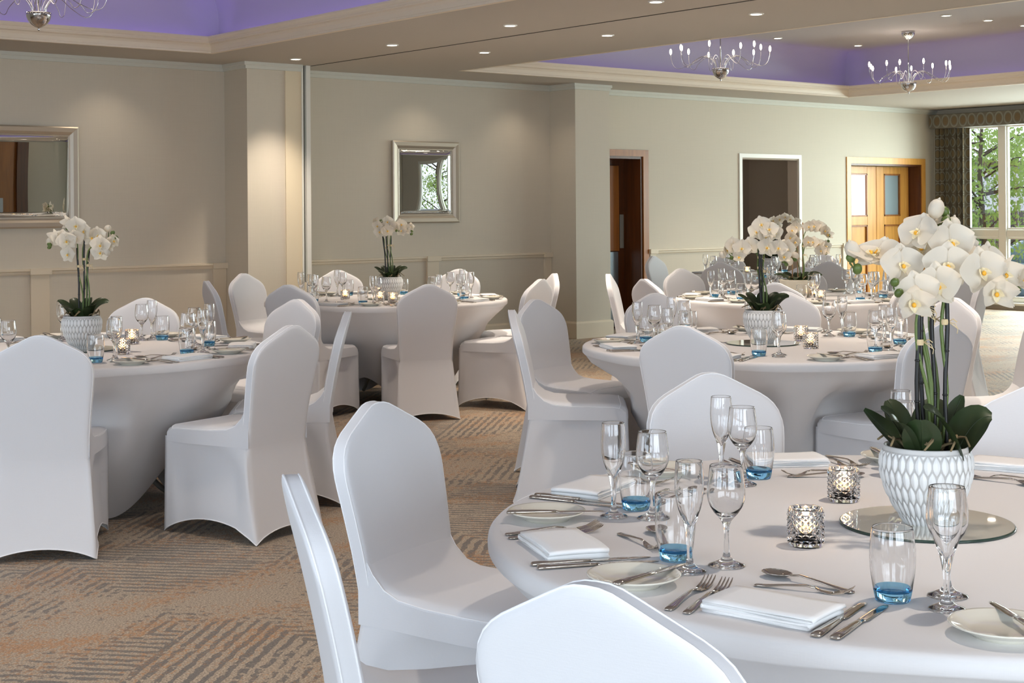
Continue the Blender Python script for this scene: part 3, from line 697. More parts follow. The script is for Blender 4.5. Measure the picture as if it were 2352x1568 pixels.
fi = [(0.0236, 0.204), (0.0233, 0.2035), (0.02335, 0.2026), (0.0240, 0.195), (0.0251, 0.180), (0.0257, 0.163), (0.0251, 0.148), (0.0231, 0.132), (0.019, 0.117), (0.0125, 0.104), (0.006, 0.094), (0.0022, 0.085), (0, 0.083)]
WINE = glass_spec('wine_glass', wf, ws, wo, wi); FLUTE = glass_spec('champagne_flute', ff, fs, fo, fi)
WINE_S = glass_spec('wine_glass', wf, ws, wo, wi, merged=True); FLUTE_S = glass_spec('champagne_flute', ff, fs, fo, fi, merged=True)
tb = [(0, 0.0012), (0.024, 0.001), (0.0275, 0.0004), (0.0290, 0.003), (0.0312, 0.012), (0.0330, 0.022)]
tw = [(0.0330, 0.022), (0.0355, 0.038), (0.0378, 0.056), (0.0386, 0.072), (0.0382, 0.088), (0.0368, 0.105), (0.0350, 0.119), (0.0344, 0.1236), (0.0342, 0.1245), (0.0338, 0.125), (0.0333, 0.125), (0.0330, 0.1245), (0.0330, 0.1236), (0.0337, 0.119), (0.0355, 0.105), (0.0368, 0.088), (0.0372, 0.072), (0.0363, 0.056), (0.0337, 0.038), (0.0305, 0.0235)]
ti = [(0.0305, 0.0235), (0.027, 0.0185), (0.018, 0.0165), (0, 0.016)]
tm = MB(); tm.lathe(tb, 40); tm.lathe(ti, 40)
TUMBLER = ('tumbler', None, [P_('wall', lathe_mesh('wall', tw, M['glass'])), P_('base', tm.mesh('base', M['blue_glass']), None, (), 'blue tinted glass base')])
PLATE = ('side_plate', lathe_mesh('side_plate', [(0, 0.003), (0.042, 0.003), (0.044, 0.0), (0.048, 0.0), (0.05, 0.004), (0.066, 0.0105), (0.080, 0.0172), (0.0832, 0.0188), (0.0838, 0.0200), (0.0828, 0.0212), (0.079, 0.0202), (0.064, 0.0142), (0.056, 0.0100), (0.048, 0.0078), (0, 0.0078)], M['plate'], 48), [])
def strap(secs, n=10):
    """loft along x: (x, half width, half thickness, z)"""
    rings = []
    for x, w, t, z in secs:
        rings.append([(x, w * math.copysign(abs(math.cos(a)) ** 0.7, math.cos(a)), z + t * math.copysign(abs(math.sin(a)) ** 0.8, math.sin(a))) for a in [2 * PI * k / n for k in range(n)]])
    m = MB(); m.loft(rings); return m
def knife_spec(name, hl, bl, s=1.0, merged=False):
    h = strap([(0, 0.006 * s, 0.002, 0.003), (0.002, 0.0085 * s, 0.0035, 0.0038), (0.02, 0.0092 * s, 0.004, 0.0042), (hl * 0.55, 0.0078 * s, 0.0036, 0.004), (hl * 0.85, 0.0062 * s, 0.0032, 0.0036), (hl, 0.006 * s, 0.003, 0.0034)])
    b = strap([(hl, 0.006 * s, 0.0026, 0.0034), (hl + 0.006, 0.0085 * s, 0.0012, 0.003), (hl + 0.012, 0.0095 * s, 0.0009, 0.0026), (hl + bl * 0.6, 0.0092 * s, 0.0008, 0.002), (hl + bl * 0.85, 0.0078 * s, 0.0007, 0.0015), (hl + bl * 0.96, 0.0045 * s, 0.0006, 0.0012), (hl + bl, 0.001, 0.0004, 0.001)])
    if merged: h.add(b.v, b.f); return (name, h.mesh(name, M['steel']), [])
    return (name, None, [P_('handle', h.mesh('handle', M['steel'])), P_('blade', b.mesh('blade', M['steel']))])
def fork_spec(name, L, s=1.0, merged=False):
    hl = L * 0.62
    h = strap([(0, 0.005 * s, 0.0012, 0.0025), (0.003, 0.0075 * s, 0.002, 0.003), (0.02, 0.0085 * s, 0.002, 0.0035), (hl * 0.5, 0.005 * s, 0.0018, 0.0075), (hl * 0.85, 0.003 * s, 0.0018, 0.010), (hl, 0.0038 * s, 0.0018, 0.0075)])
    t = strap([(hl, 0.0038 * s, 0.0018, 0.0075), (hl + 0.012 * s, 0.009 * s, 0.0011, 0.003), (hl + 0.03 * s, 0.0115 * s, 0.001, 0.0012), (hl + 0.036 * s, 0.0115 * s, 0.001, 0.0015)])
    for k in range(4):
        y = (-0.0098 + 0.00653 * k) * s; x0 = hl + 0.034 * s; rings = []
        for x, w, z in ((x0, 0.0017, 0.0014), (x0 + (L - x0) * 0.5, 0.0015, 0.005), (x0 + (L - x0) * 0.85, 0.0012, 0.0115), (L, 0.0005, 0.0155)):
            rings.append([(x, y - w * s, z - 0.0009), (x, y + w * s, z - 0.0009), (x, y + w * s, z + 0.0009), (x, y - w * s, z + 0.0009)])
        t.loft(rings, True, True, 0, False)
    if merged: h.add(t.v, t.f); return (name, h.mesh(name, M['steel']), [])
    return (name, None, [P_('handle', h.mesh('handle', M['steel'])), P_('tines', t.mesh('tines', M['steel']))])
def spoon_spec(name, L, merged=False):
    hl = L * 0.68
    h = strap([(0, 0.005, 0.0012, 0.0025), (0.003, 0.0078, 0.002, 0.003), (0.02, 0.0088, 0.002, 0.0035), (hl * 0.5, 0.005, 0.0018, 0.0085), (hl * 0.85, 0.003, 0.0018, 0.0125), (hl, 0.0036, 0.0018, 0.010)])
    b = MB(); rows = []; bl = L - hl; cx = hl + bl / 2; n = 20
    for off, sign in ((0.0, 1), (-0.001, -1)):
        v = [(cx, 0, 0.0012 + off + 0.001)]; f = []
        for i, q in enumerate((0.3, 0.6, 0.85, 1.0)):
            for k in range(n):
                a = 2 * PI * k / n; w = 0.0205 * (1 + 0.12 * math.cos(a))
                v.append((cx + bl / 2 * q * math.cos(a), w * q * math.sin(a), 0.0022 + off + 0.0085 * q * q))
        f += [(0, 1 + k, 1 + (k + 1) % n) for k in range(n)]
        for i in range(3): f += [(1 + i * n + k, 1 + (i + 1) * n + k, 1 + (i + 1) * n + (k + 1) % n, 1 + i * n + (k + 1) % n) for k in range(n)]
        if sign < 0: f = [tuple(reversed(q)) for q in f]
        b.add(v, f)
    b.tube([(cx + bl / 2 * math.cos(a), 0.0205 * (1 + 0.12 * math.cos(a)) * math.sin(a), 0.0102) for a in [2 * PI * k / 20 for k in range(21)]], 0.0008, 5)
    if merged: h.add(b.v, b.f); return (name, h.mesh(name, M['steel']), [])
    return (name, None, [P_('handle', h.mesh('handle', M['steel'])), P_('bowl', b.mesh('bowl', M['steel']))])
def napkin_mesh(seed):
    r_ = random.Random(seed); L, D, th, nl = 0.098, 0.062, 0.0038, 4; path = []; z = th / 2
    for k in range(nl):
        x0, x1 = (-L + 0.004 * r_.random(), L - 0.008 * r_.random()); x0, x1 = (x0, x1) if k % 2 == 0 else (x1, x0)
        for i in range(9):
            t = i / 8; path.append((x0 + (x1 - x0) * t, z + 0.0008 * math.sin(3 * t + k)))
        if k < nl - 1:
            sx = 1 if k % 2 == 0 else -1
            for a in (-0.6, 0, 0.6): path.append((x1 + sx * 0.0035 * math.cos(a), z + 0.0029 + 0.0029 * math.sin(a * 1.4)))
        z += 0.0058
    mb = MB(); rings = []
    ny = 7
    for j in range(ny + 1):
        y = -D + 2 * D * j / ny; top, bot = [], []
        for i, (x, zz) in enumerate(path):
            a = Vector(path[max(i - 1, 0)]); b = Vector(path[min(i + 1, len(path) - 1)]); d = (b - a).normalized(); nx, nz = -d.y, d.x
            lay = zz / 0.0058; yy = y * (1 - 0.012 * lay) + 0.0015 * math.sin(lay * 2.1 + seed) + 0.003 * math.sin(x * 30 + seed); sag = 1 - 0.10 * (abs(y) / D) ** 3
            top.append((x + nx * th / 2, yy, max(zz * sag + nz * th / 2, 0.0002))); bot.append((x - nx * th / 2, yy, max(zz * sag - nz * th / 2, 0.0)))
        rings.append(top + bot[::-1])
    mb.loft(rings); return mb.mesh('napkin', M['napkin'])
NAPKINS = [('napkin', napkin_mesh(s), []) for s in (1, 2, 3)]
def wares(merged):
    return dict(knife=knife_spec('table_knife', 0.115, 0.122, 1.0, merged), fork=fork_spec('table_fork', 0.205, 1.0, merged), butter=knife_spec('butter_knife', 0.105, 0.105, 0.95, merged),
                spoon=spoon_spec('dessert_spoon', 0.19, merged), dfork=fork_spec('dessert_fork', 0.175, 0.88, merged), wine=WINE_S if merged else WINE, flute=FLUTE_S if merged else FLUTE)
WARES, WARES_S = wares(False), wares(True)
def votive_spec():
    m = MB(); nc, nr, r, h = 14, 12, 0.0335, 0.074
    def pt(i, j, rr): a = 2 * PI * i / nc; return (rr * math.cos(a), rr * math.sin(a), 0.004 + (h - 0.006) * j / nr)
    for j in range(1, nr, 1):
        for i in range(nc):
            o = 0.5 * (j % 2); c = pt(i + o, j, r + 0.0036)
            q = [pt(i + o, j - 1, r), pt(i + o + 0.5, j, r), pt(i + o, j + 1, r), pt(i + o - 0.5, j, r)]
            m.add([c] + q, [(0, 1, 2), (0, 2, 3), (0, 3, 4), (0, 4, 1)], 0, False)
    # close the shell: rim, inside wall, thick bottom
    bot = [pt(i * 0.5, 0 if i % 2 else 1, r) for i in range(2 * nc)]
    low = [(p[0] * 0.93, p[1] * 0.93, 0.0) for p in bot]; m.loft([low, bot], False, False)
    zig = [pt(i * 0.5, nr if i % 2 else nr - 1, r) for i in range(2 * nc)]; m.loft([zig, [(r * math.cos(PI * i / nc), r * math.sin(PI * i / nc), h - 0.0018) for i in range(2 * nc)]], False, False)
    m.add(low, [tuple(range(2 * nc - 1, -1, -1))], 0, False)
    m.lathe([(r, h - 0.0018), (r + 0.0005, h), (r - 0.002, h + 0.0012), (r - 0.0055, h), (r - 0.0065, h - 0.01), (r - 0.0065, 0.022), (r - 0.010, 0.0165), (0, 0.016)], 28)
    return ('votive_holder', m.mesh('votive_holder', M['facet_glass']), [])
VOTIVE = votive_spec()
TEALIGHT = ('tealight', None, [P_('cup', lathe_mesh('cup', [(0, 0.0002), (0.0188, 0.0002), (0.0192, 0.013), (0.0186, 0.013), (0.0184, 0.0012), (0, 0.0012)], M['steel'], 24)), P_('wax', lathe_mesh('wax', [(0.0182, 0.0014), (0.0182, 0.0105), (0.012, 0.0098), (0, 0.0095)], M['wax'], 24)),
            P_('flame', lathe_mesh('flame', [(0, 0.0135), (0.0028, 0.017), (0.0036, 0.021), (0.0026, 0.028), (0.001, 0.035), (0, 0.039)], M['flame'], 12))])
MIRROR_DISC = ('mirror_plate', None, [P_('glass_body', lathe_mesh('glass_body', [(0, 0.0), (0.176, 0.0), (0.179, 0.002), (0.179, 0.004), (0.177, 0.0058), (0.1755, 0.006)], M['mirror_edge'], 96), None, (), 'dark green polished glass edge'), P_('mirror_face', lathe_mesh('mirror_face', [(0.1755, 0.006), (0, 0.006)], M['mirror_plate'], 96))])

# ------------------------------------------------------------------ potted orchid
def pot_mesh():
    prof = [(0.046, 0.0), (0.049, 0.004), (0.058, 0.018), (0.070, 0.038), (0.081, 0.060), (0.089, 0.082), (0.0940, 0.104), (0.0952, 0.122), (0.0935, 0.140), (0.0895, 0.154), (0.0875, 0.161)]
    zz = [p[1] for p in prof]; NC, NR, npet, hr = 594, 116, 33, 0.0322
    v, att = [], []
    for j in range(NR + 1):
        z = 0.161 * j / NR; r0 = interp([(p[1], p[0]) for p in prof], z)
        for i in range(NC):
            th = 2 * PI * i / NC; best = -1
            for row in (math.floor((z - 0.002) / hr), math.floor((z - 0.002) / hr) + 1):
                zc = 0.002 + row * hr; dv = (z - zc) / 0.0205
                if abs(dv) >= 1: continue
                uu = th / (2 * PI) * npet + 0.5 * (row % 2); du = abs(uu - math.floor(uu) - 0.5)
                best = max(best, 0.478 * (1 - abs(dv) ** 2.0) - du)
            if z > 0.151: best = min(best, -0.0)
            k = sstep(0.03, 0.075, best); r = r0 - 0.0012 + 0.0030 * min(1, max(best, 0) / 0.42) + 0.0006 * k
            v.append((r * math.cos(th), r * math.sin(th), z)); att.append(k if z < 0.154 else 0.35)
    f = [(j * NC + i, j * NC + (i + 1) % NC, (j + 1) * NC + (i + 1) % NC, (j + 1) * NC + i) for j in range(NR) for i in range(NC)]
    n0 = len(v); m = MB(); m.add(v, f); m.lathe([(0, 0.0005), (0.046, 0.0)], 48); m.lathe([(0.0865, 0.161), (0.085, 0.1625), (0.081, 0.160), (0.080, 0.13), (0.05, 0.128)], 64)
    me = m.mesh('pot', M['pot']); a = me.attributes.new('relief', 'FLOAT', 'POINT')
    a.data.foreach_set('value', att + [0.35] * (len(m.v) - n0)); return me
POT = pot_mesh()
BOWL = lathe_mesh('pot', [(0, 0), (0.075, 0), (0.082, 0.004), (0.138, 0.126), (0.139, 0.132), (0.134, 0.133), (0.124, 0.11), (0.05, 0.10)], M['pot_plain'], 48)
def petal(m, ang, L, W, fwd, cup, z=0.0, mi=0, tipw=1.0):
    rows = []
    for i in range(13):
        v = i / 12; w = W * (math.sin(PI * min(1, v ** 0.62 * 0.955 + 0.03)) ** 0.72) * tipw
        row = []
        for k in range(7):
            u = k / 3 - 1; rr = L * v; zz = z + fwd * v * v * L + cup * W * u * u - 0.002 * math.sin(3 * u + ang) * v
            x, y = u * w, rr
            row.append((x * math.cos(ang) + y * math.sin(ang), -x * math.sin(ang) + y * math.cos(ang), zz))
        rows.append(row)
    m.grid(rows, mi)
def flower_meshes(kind):
    m = MB()
    if kind == 'open':
        for s in (1, -1): petal(m, s * 1.40, 0.050, 0.034, 0.10, 0.10, 0.003)
        petal(m, 0.0, 0.047, 0.022, 0.05, 0.13); petal(m, 2.5, 0.047, 0.021, 0.08, 0.13); petal(m, -2.5, 0.047, 0.021, 0.08, 0.13)
    else:
        for s in (1, -1): petal(m, s * 1.3, 0.036, 0.021, 0.85, 0.2, 0.002)
        petal(m, 0.0, 0.036, 0.017, 0.7, 0.2); petal(m, 2.3, 0.036, 0.016, 0.8, 0.2); petal(m, -2.3, 0.036, 0.016, 0.8, 0.2)
    l = MB(); petal(l, PI, 0.020, 0.008, 0.35, 0.3, 0.006, 1); petal(l, 2.1, 0.013, 0.007, 0.9, 0.3, 0.006, 1); petal(l, -2.1, 0.013, 0.007, 0.9, 0.3, 0.006, 1)
    l.sphere((0, -0.005, 0.012), 0.0042, 0.005, 0.004, 8, 6, 0); l.sphere((0, 0.003, 0.010), 0.003, 0.003, 0.006, 8, 6, 1)
    return m.mesh('flower', M['petal']), l.mesh('lip', [M['lip'], M['lip_pale']])
FL = {k: flower_meshes(k) for k in ('open', 'half')}
_m = MB(); _m.sphere((0, 0, 0), 0.017, 0.017, 0.022, 12, 9); _m.tube([(0, 0, 0.02), (0.001, 0, 0.026)], [0.005, 0.001], 6); FL['bud'] = _m.mesh('flower_bud', M['petal'])
_m = MB(); _m.sphere((0, 0, 0), 0.0095, 0.0095, 0.012, 10, 8); FL['green'] = _m.mesh('green_bud', M['bud'])
def leaf_mesh(base, tip, w, lift, twist):
    base, tip = Vector(base), Vector(tip); ctrl = (base + tip) / 2 + Vector((0, 0, lift)); rows = []; n = 11
    for i in range(n):
        t = i / (n - 1); p = base * (1 - t) ** 2 + ctrl * 2 * t * (1 - t) + tip * t * t
        d = ((ctrl - base) * (1 - t) + (tip - ctrl) * t).normalized(); side = d.cross(Vector((0, 0, 1)))
        side = side.normalized() if side.length > 1e-4 else Vector((1, 0, 0)); nrm = side.cross(d).normalized()
        side = (side * math.cos(twist) + nrm * math.sin(twist)); nrm = side.cross(d).normalized()
        ww = w * (math.sin(PI * (0.10 + 0.87 * t ** 0.85)) ** 0.62)
        rows.append([p + side * ww * u + nrm * (0.22 * ww * u * u - 0.04 * ww) for u in (-1, -0.66, -0.33, -0.05, 0.05, 0.33, 0.66, 1)])
    m = MB(); m.grid(rows); m.tube([r[3] * 0.5 + r[4] * 0.5 + Vector((0, 0, 0.0004)) for r in rows], 0.0009, 4, 0); return m.mesh('leaf', M['leaf'])
def face_matrix(loc, facing, roll, s):
    z = Vector(facing).normalized(); up = Vector((0, 0, 1)); x = up.cross(z)
    x = x.normalized() if x.length > 1e-4 else Vector((1, 0, 0)); y = z.cross(x)
    R = Matrix((x, y, z)).transposed().to_4x4() @ Matrix.Rotation(roll, 4, 'Z')
    return Matrix.Translation(Vector(loc)) @ R @ Matrix.Diagonal((s, s, s, 1))
def orchid(loc, px, scale, sprays, canes, leaves, label, seed, bowl=False, fs=1.0):
    """sprays: [(tie point, [(kind, x, y, depth, facing)])] measured on the photograph about the pot's foot px at scale pixels per metre, as seen by the viewer."""
    r_ = random.Random(seed); o = bpy.data.objects.new('potted_orchid', None); C.objects.link(o)
    o.location = loc; o.rotation_euler = (0, 0, AZ - PI / 2); tag(o, label, 'potted plant', 'white orchids on the tables')
    L3 = lambda x, y, dep=0.0: Vector(((x - px[0]) / scale, dep, (px[1] - y) / scale))
    zs = 0.128 if not bowl else 0.105
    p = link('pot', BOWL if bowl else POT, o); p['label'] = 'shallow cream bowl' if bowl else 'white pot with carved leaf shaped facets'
    s = MB(); s.lathe([(0.0, zs + 0.012), (0.04, zs + 0.01), (0.079 if not bowl else 0.122, zs)], 24); link('compost', s.mesh('compost', M['soil']), o)
    for cx, ytop, dep, tilt in canes:
        top = L3(cx, ytop, dep); m = MB(); b = Vector((top.x * 0.45 + tilt, dep * 0.5, zs))
        pts = [b + (top - b) * t + Vector((0.002 * math.sin(9 * t + cx), 0, 0)) for t in [i / 8 for i in range(9)]]
        m.tube(pts, 0.0048, 8)
        for q in (3, 5): m.sphere(pts[q], 0.0062, 0.0062, 0.004, 8, 5)
        link('cane', m.mesh('cane', M['cane_tan'] if bowl else M['cane']), o)
    for tie, items in sprays:
        tp = L3(*tie); b = Vector((tp.x * 0.4 + 0.012, tp.y * 0.5, zs)); m = MB()
        pts = [b, b * 0.6 + tp * 0.4 + Vector((0.010, 0, 0)), b * 0.25 + tp * 0.75 + Vector((-0.006, 0, 0)), tp]
        path = [L3(i[1], i[2], i[3]) for i in items]
        prev = tp
        for q in path:
            nx = prev + (q - prev) * 0.82 + Vector((0, 0.016, -0.006)); pts.append(nx); prev = nx
        sm = []
        for i in range(len(pts) - 1):
            p0, p1, p2, p3 = pts[max(i - 1, 0)], pts[i], pts[i + 1], pts[min(i + 2, len(pts) - 1)]
            for t in (0, 0.33, 0.66): sm.append(0.5 * (2 * p1 + (p2 - p0) * t + (2 * p0 - 5 * p1 + 4 * p2 - p3) * t * t + (3 * p1 - p0 - 3 * p2 + p3) * t ** 3))
        sm.append(pts[-1]); n_ = len(sm); m.tube(sm, [0.0042 - 0.0024 * i / n_ for i in range(n_)], 6)
        for k, q in enumerate(path): m.tube([pts[4 + k], (pts[4 + k] + q) / 2 + Vector((0, 0.004, 0.004)), q + Vector((0, 0.006, 0))], 0.0013, 5)
        st = link('flower_stem', m.mesh('flower_stem', M['stem']), o)
        m = MB(); m.lathe([(0.0075, -0.006), (0.0085, 0), (0.0075, 0.006)], 10)
        for k in range(3): m.tube([(0.008, 0, 0), (0.018 + 0.004 * k, -0.004 * k, 0.006 - 0.01 * k), (0.024, -0.008, -0.012 * k)], 0.0012, 4)
        link('raffia_tie', m.mesh('raffia_tie', M['raffia']), o, Matrix.Translation(tp * 0.8 + b * 0.2))
        for kind, x, y, dep, fc in items:
            q = L3(x, y, dep)
            if kind in ('open', 'half'):
                f = fc or (r_.uniform(-0.6, 0.6), -1.0, r_.uniform(-0.3, 0.35)); k = fs * r_.uniform(0.92, 1.08)
                fo_ = link('flower', FL[kind][0], o, face_matrix(q, f, r_.uniform(-0.25, 0.25), k)); link('lip', FL[kind][1], fo_)
            else:
                f = fc or (r_.uniform(-1, 1), -0.4, r_.uniform(0.2, 1)); link('flower_bud' if kind == 'bud' else 'green_bud', FL[kind], o, face_matrix(q, f, 0, fs * r_.uniform(0.92, 1.1)))
    for bx, by, tx, ty, tz, w, lift, tw in leaves:
        link('leaf', leaf_mesh((bx, by, zs + 0.005), (tx, ty, tz), w, lift, tw), o)
    for k in range(7):
        a = 2 * PI * k / 7 + r_.uniform(-0.3, 0.3); R = 0.07 if not bowl else 0.09; e = R + r_.uniform(0.01, 0.05); pts = []
        for t in [i / 6 for i in range(7)]:
            rr = 0.03 + (e - 0.03) * t; aa = a + 0.35 * math.sin(4 * t + k); pts.append((rr * math.cos(aa), rr * math.sin(aa), zs + 0.018 + 0.030 * math.sin(PI * t * 0.9) + (0.012 if rr > R else 0) + 0.004 * math.sin(11 * t + k)))
        m = MB(); m.tube(pts, [0.0035 - 0.0002 * i for i in range(7)], 6); m.tube([pts[3], (pts[3][0] * 1.15, pts[3][1] * 1.1 + 0.012, pts[3][2] + 0.006)], [0.0028, 0.0018], 5); link('aerial_root', m.mesh('aerial_root', M['root']), o)
    return o

# ------------------------------------------------------------------ the tables, chairs and settings
CLOCK = ['twelve', 'one', 'two', 'three', 'four', 'five', 'six', 'seven', 'eight', 'nine', 'ten', 'eleven']
def oclock(center, ang):
    rel = math.degrees(math.atan2(-center[1], -center[0])); rel = (ang - rel + 540) % 360 - 180
    return CLOCK[int(round(6 - rel / 30)) % 12] + "-o'clock"
T = {  # centre, seats (bearing of the chair from the table centre, distance of the back's crest), phrase
    'A': ((2.630, 1.825), [(-163.4, 1.36), (154.4, 1.31), (109.1, 1.42), (61.5, 1.38), (19.5, 1.25), (-25, 1.36), (-70, 1.36), (-116, 1.36)], 'the table closest to the viewer'),
    'B': ((2.960, 6.875), [(-120.4, 1.22), (-73.3, 1.38), (-35.3, 1.30), (12.0, 1.45), (51.0, 1.37), (96, 1.36), (141, 1.36), (-168, 1.36)], 'the table under the wide mirror'),
    'C': ((6.410, 9.222), [(-112.6, 1.33), (-154.7, 1.32), (164, 1.36), (110, 1.40), (72.4, 1.38), (28.9, 1.37), (-27, 1.31), (-68.5, 1.32)], 'the table under the small mirror'),
    'D': ((5.605, 4.790), [(-157.5, 1.16), (-98.9, 1.12), (-50, 1.28), (-5.9, 1.36), (36.8, 1.50), (67, 1.46), (102, 1.44), (138.1, 1.26)], 'the second closest table'),
    'E': ((8.700, 7.150), [(167, 1.34), (130, 1.42), (83, 1.37), (38, 1.36), (-30, 1.36), (-68, 1.36), (-105, 1.36), (-147, 1.33)], 'the table with the shallow cream bowl'),
    'F': ((11.45, 9.750), [(106, 1.34), (61, 1.36), (16, 1.36), (-29, 1.36), (-74, 1.36), (-115, 1.25), (-158, 1.42)], 'the table before the dark doorway'),
}
SHORT = {'A': 'closest table', 'B': 'table under the wide mirror', 'C': 'table under the small mirror', 'D': 'second closest table', 'E': 'table with the cream bowl', 'F': 'table before the dark doorway'}
FOOT = {'A': 0.3, 'B': math.radians(-98), 'C': math.radians(-100), 'D': 0.5, 'E': 0.2, 'F': 0.0}
SKIP = set()
SEEN_NAME = {}
def uniq(lbl):
    SEEN_NAME[lbl] = SEEN_NAME.get(lbl, 0) + 1; return lbl
# setting seen by its diner: r = distance from the table centre, t = to the diner's right
def setting(tk, c, ang, rj, exact):
    a = math.radians(ang); u = (math.cos(a), math.sin(a)); rt = (-u[1], u[0])
    S = WARES_S if tk in 'EF' else WARES; j = 0.0 if exact else 1.0
    oc = oclock(c, ang); tail = "at %s on the %s" % (oc, SHORT[tk])
    dr, dt, da = rj.uniform(-0.012, 0.012) * j, rj.uniform(-0.012, 0.012) * j, rj.uniform(-0.05, 0.05) * j
    def W(r, t): return (c[0] + u[0] * (r + dr) + rt[0] * (t + dt + da * (r - 0.7)), c[1] + u[1] * (r + dr) + rt[1] * (t + dt + da * (r - 0.7)))
    def put(spec, r, t, heading, z, label, cat, grp):
        x, y = W(r, t)
        if not in_view(x, y, Z_T + 0.08, 70) or (tk, oc, label) in SKIP: return
        return place(spec, (x, y, z), heading, label + ' ' + tail, cat, grp)
    inw = a + PI                                  # pointing from the diner to the centre
    def along(r0, t0, r1, t1): return math.atan2(u[1] * (r1 - r0) + rt[1] * (t1 - t0), u[0] * (r1 - r0) + rt[0] * (t1 - t0))
    g = lambda k: '%s on the %s' % (k, SHORT[tk])
    k1 = rj.uniform(-0.004, 0.004) * j; k2 = rj.uniform(-0.004, 0.004) * j
    put(S['knife'], 0.880, 0.110 + k1, along(0.880, 0.110, 0.644, 0.104), Z_T, 'inner steel table knife', 'knife', g('table knives'))
    put(S['knife'], 0.876, 0.140 + k2, along(0.876, 0.140, 0.644, 0.140 + k2), Z_T, 'outer steel table knife', 'knife', g('table knives'))
    put(S['fork'], 0.868, -0.118 + k2, along(0.868, -0.118, 0.665, -0.140), Z_T, 'inner steel table fork', 'fork', g('table forks'))
    put(S['fork'], 0.866, -0.153 + k1, along(0.866, -0.153, 0.663, -0.174), Z_T, 'outer steel table fork', 'fork', g('table forks'))
    put(NAPKINS[rj.randrange(3)], 0.785, -0.002, a + PI / 2 + rj.uniform(-0.07, 0.07), Z_T + 0.0006, 'folded white napkin', 'napkin', g('folded napkins'))
    put(PLATE, 0.742, -0.285, 0, Z_T, 'small cream side plate', 'plate', g('side plates'))
    put(S['butter'], 0.835, -0.270 + k2, along(0.835, -0.27, 0.63, -0.238 + k1), Z_T + 0.0195, 'steel butter knife across the side plate', 'knife', g('butter knives'))
    put(S['spoon'], 0.598, 0.066, along(0.598, 0.066, 0.556, -0.122), Z_T, 'dessert spoon above the napkin', 'spoon', g('dessert spoons'))
    put(S['dfork'], 0.640, -0.100, along(0.640, -0.100, 0.612, 0.066), Z_T, 'dessert fork above the napkin', 'fork', g('dessert forks'))
    q = rj.uniform(-0.012, 0.012) * j; w = rj.uniform(-0.012, 0.012) * j
    put(TUMBLER, 0.605 + q, 0.138 + w, a, Z_T, 'tumbler with blue base', 'tumbler', g('tumblers'))
    put(S['flute'], 0.612 + w, 0.232 + q, a, Z_T, 'clear champagne flute', 'glass', g('champagne flutes'))
    put(S['wine'], 0.530 + q, 0.208 + w, a, Z_T, 'clear wine glass', 'glass', g('wine glasses'))

def chair_visible(x, y):
    return any(in_view(x + dx, y + dy, z, 25) for z in (0.05, 0.45, 0.9) for dx in (-0.2, 0.2) for dy in (-0.2, 0.2))
for tk, (c, seats, phrase) in T.items():
    rj = random.Random(ord(tk))
    place(TABLE, (c[0], c[1], 0), FOOT[tk], 'round banquet table hidden under the cloth of ' + phrase, 'table', 'round banquet tables')
    cm = cloth_mesh(ord(tk), [(math.radians(an) - FOOT[tk], rr_ - 0.312 - 0.275) for an, rr_ in seats])
    place(('tablecloth', cm, []), (c[0], c[1], 0), FOOT[tk], 'fitted white stretch tablecloth over ' + phrase, 'tablecloth', 'stretch tablecloths')
    for ang, rr in seats:
        a = math.radians(ang); r0 = rr - 0.312; x, y = c[0] + r0 * math.cos(a), c[1] + r0 * math.sin(a)
        oc = oclock(c, ang)
        if chair_visible(x, y) and (tk, oc, 'chair') not in SKIP:
            back = 'seen from behind' if oc.split('-')[0] in ('five', 'six', 'seven') else 'facing the viewer' if oc.split('-')[0] in ('eleven', 'twelve', 'one') else 'turned sideways'
            place(CHAIR, (x, y, 0), a + PI / 2, "white covered chair %s at %s of the %s" % (back, oc, SHORT[tk]), 'chair', 'covered chairs round the ' + SHORT[tk])

    # settings keep a hand's breadth from each other even where two chairs stand close
    A_ = [an for an, _ in seats]; o_ = sorted(range(len(A_)), key=lambda i: A_[i] % 360); B_ = [A_[i] % 360 for i in o_]
    for _ in range(200):
        for i in range(len(B_)):
            k = (i + 1) % len(B_); gap = (B_[k] - B_[i]) % 360
            if gap < 42.5: B_[i] -= (42.5 - gap) * 0.25; B_[k] += (42.5 - gap) * 0.25
    for an in B_: setting(tk, c, an, rj, tk == 'A')

# centre pieces
CP = {'A': (2.643, 1.834), 'B': (2.985, 6.888), 'C': (6.437, 9.212), 'D': (5.585, 4.810), 'E': (8.70, 7.15), 'F': (11.45, 9.75)}
for tk, p in CP.items():
    if tk != 'E':
        place(MIRROR_DISC, (p[0], p[1], Z_T), 0, 'round mirror plate under the orchid pot on the ' + SHORT[tk], 'mirror plate', 'round mirror plates')
CAND = {'A': [(-0.331, 0.033, 'nearer'), (0.077, 0.273, 'farther')], 'B': [], 'C': [], 'D': [], 'E': [], 'F': []}
def from_pix(px, py, z=Z_T):
    u, v = px - 1176, py - PPY; x = u * math.cos(ROLL) + v * math.sin(ROLL); y = -u * math.sin(ROLL) + v * math.cos(ROLL)
    d = (HC - z) * FPX / y; l = d * x / FPX; return d * CA + l * SA, d * SA - l * CA
CAND_PX = {'A': [(1851, 1252), (1938, 1150)], 'B': [(303, 790), (281, 813)], 'C': [(793, 688), (902, 695), (873, 692)], 'D': [(1840, 782), (1862, 800)], 'E': [(1870, 683), (1885, 690)], 'F': [(1716, 629)]}
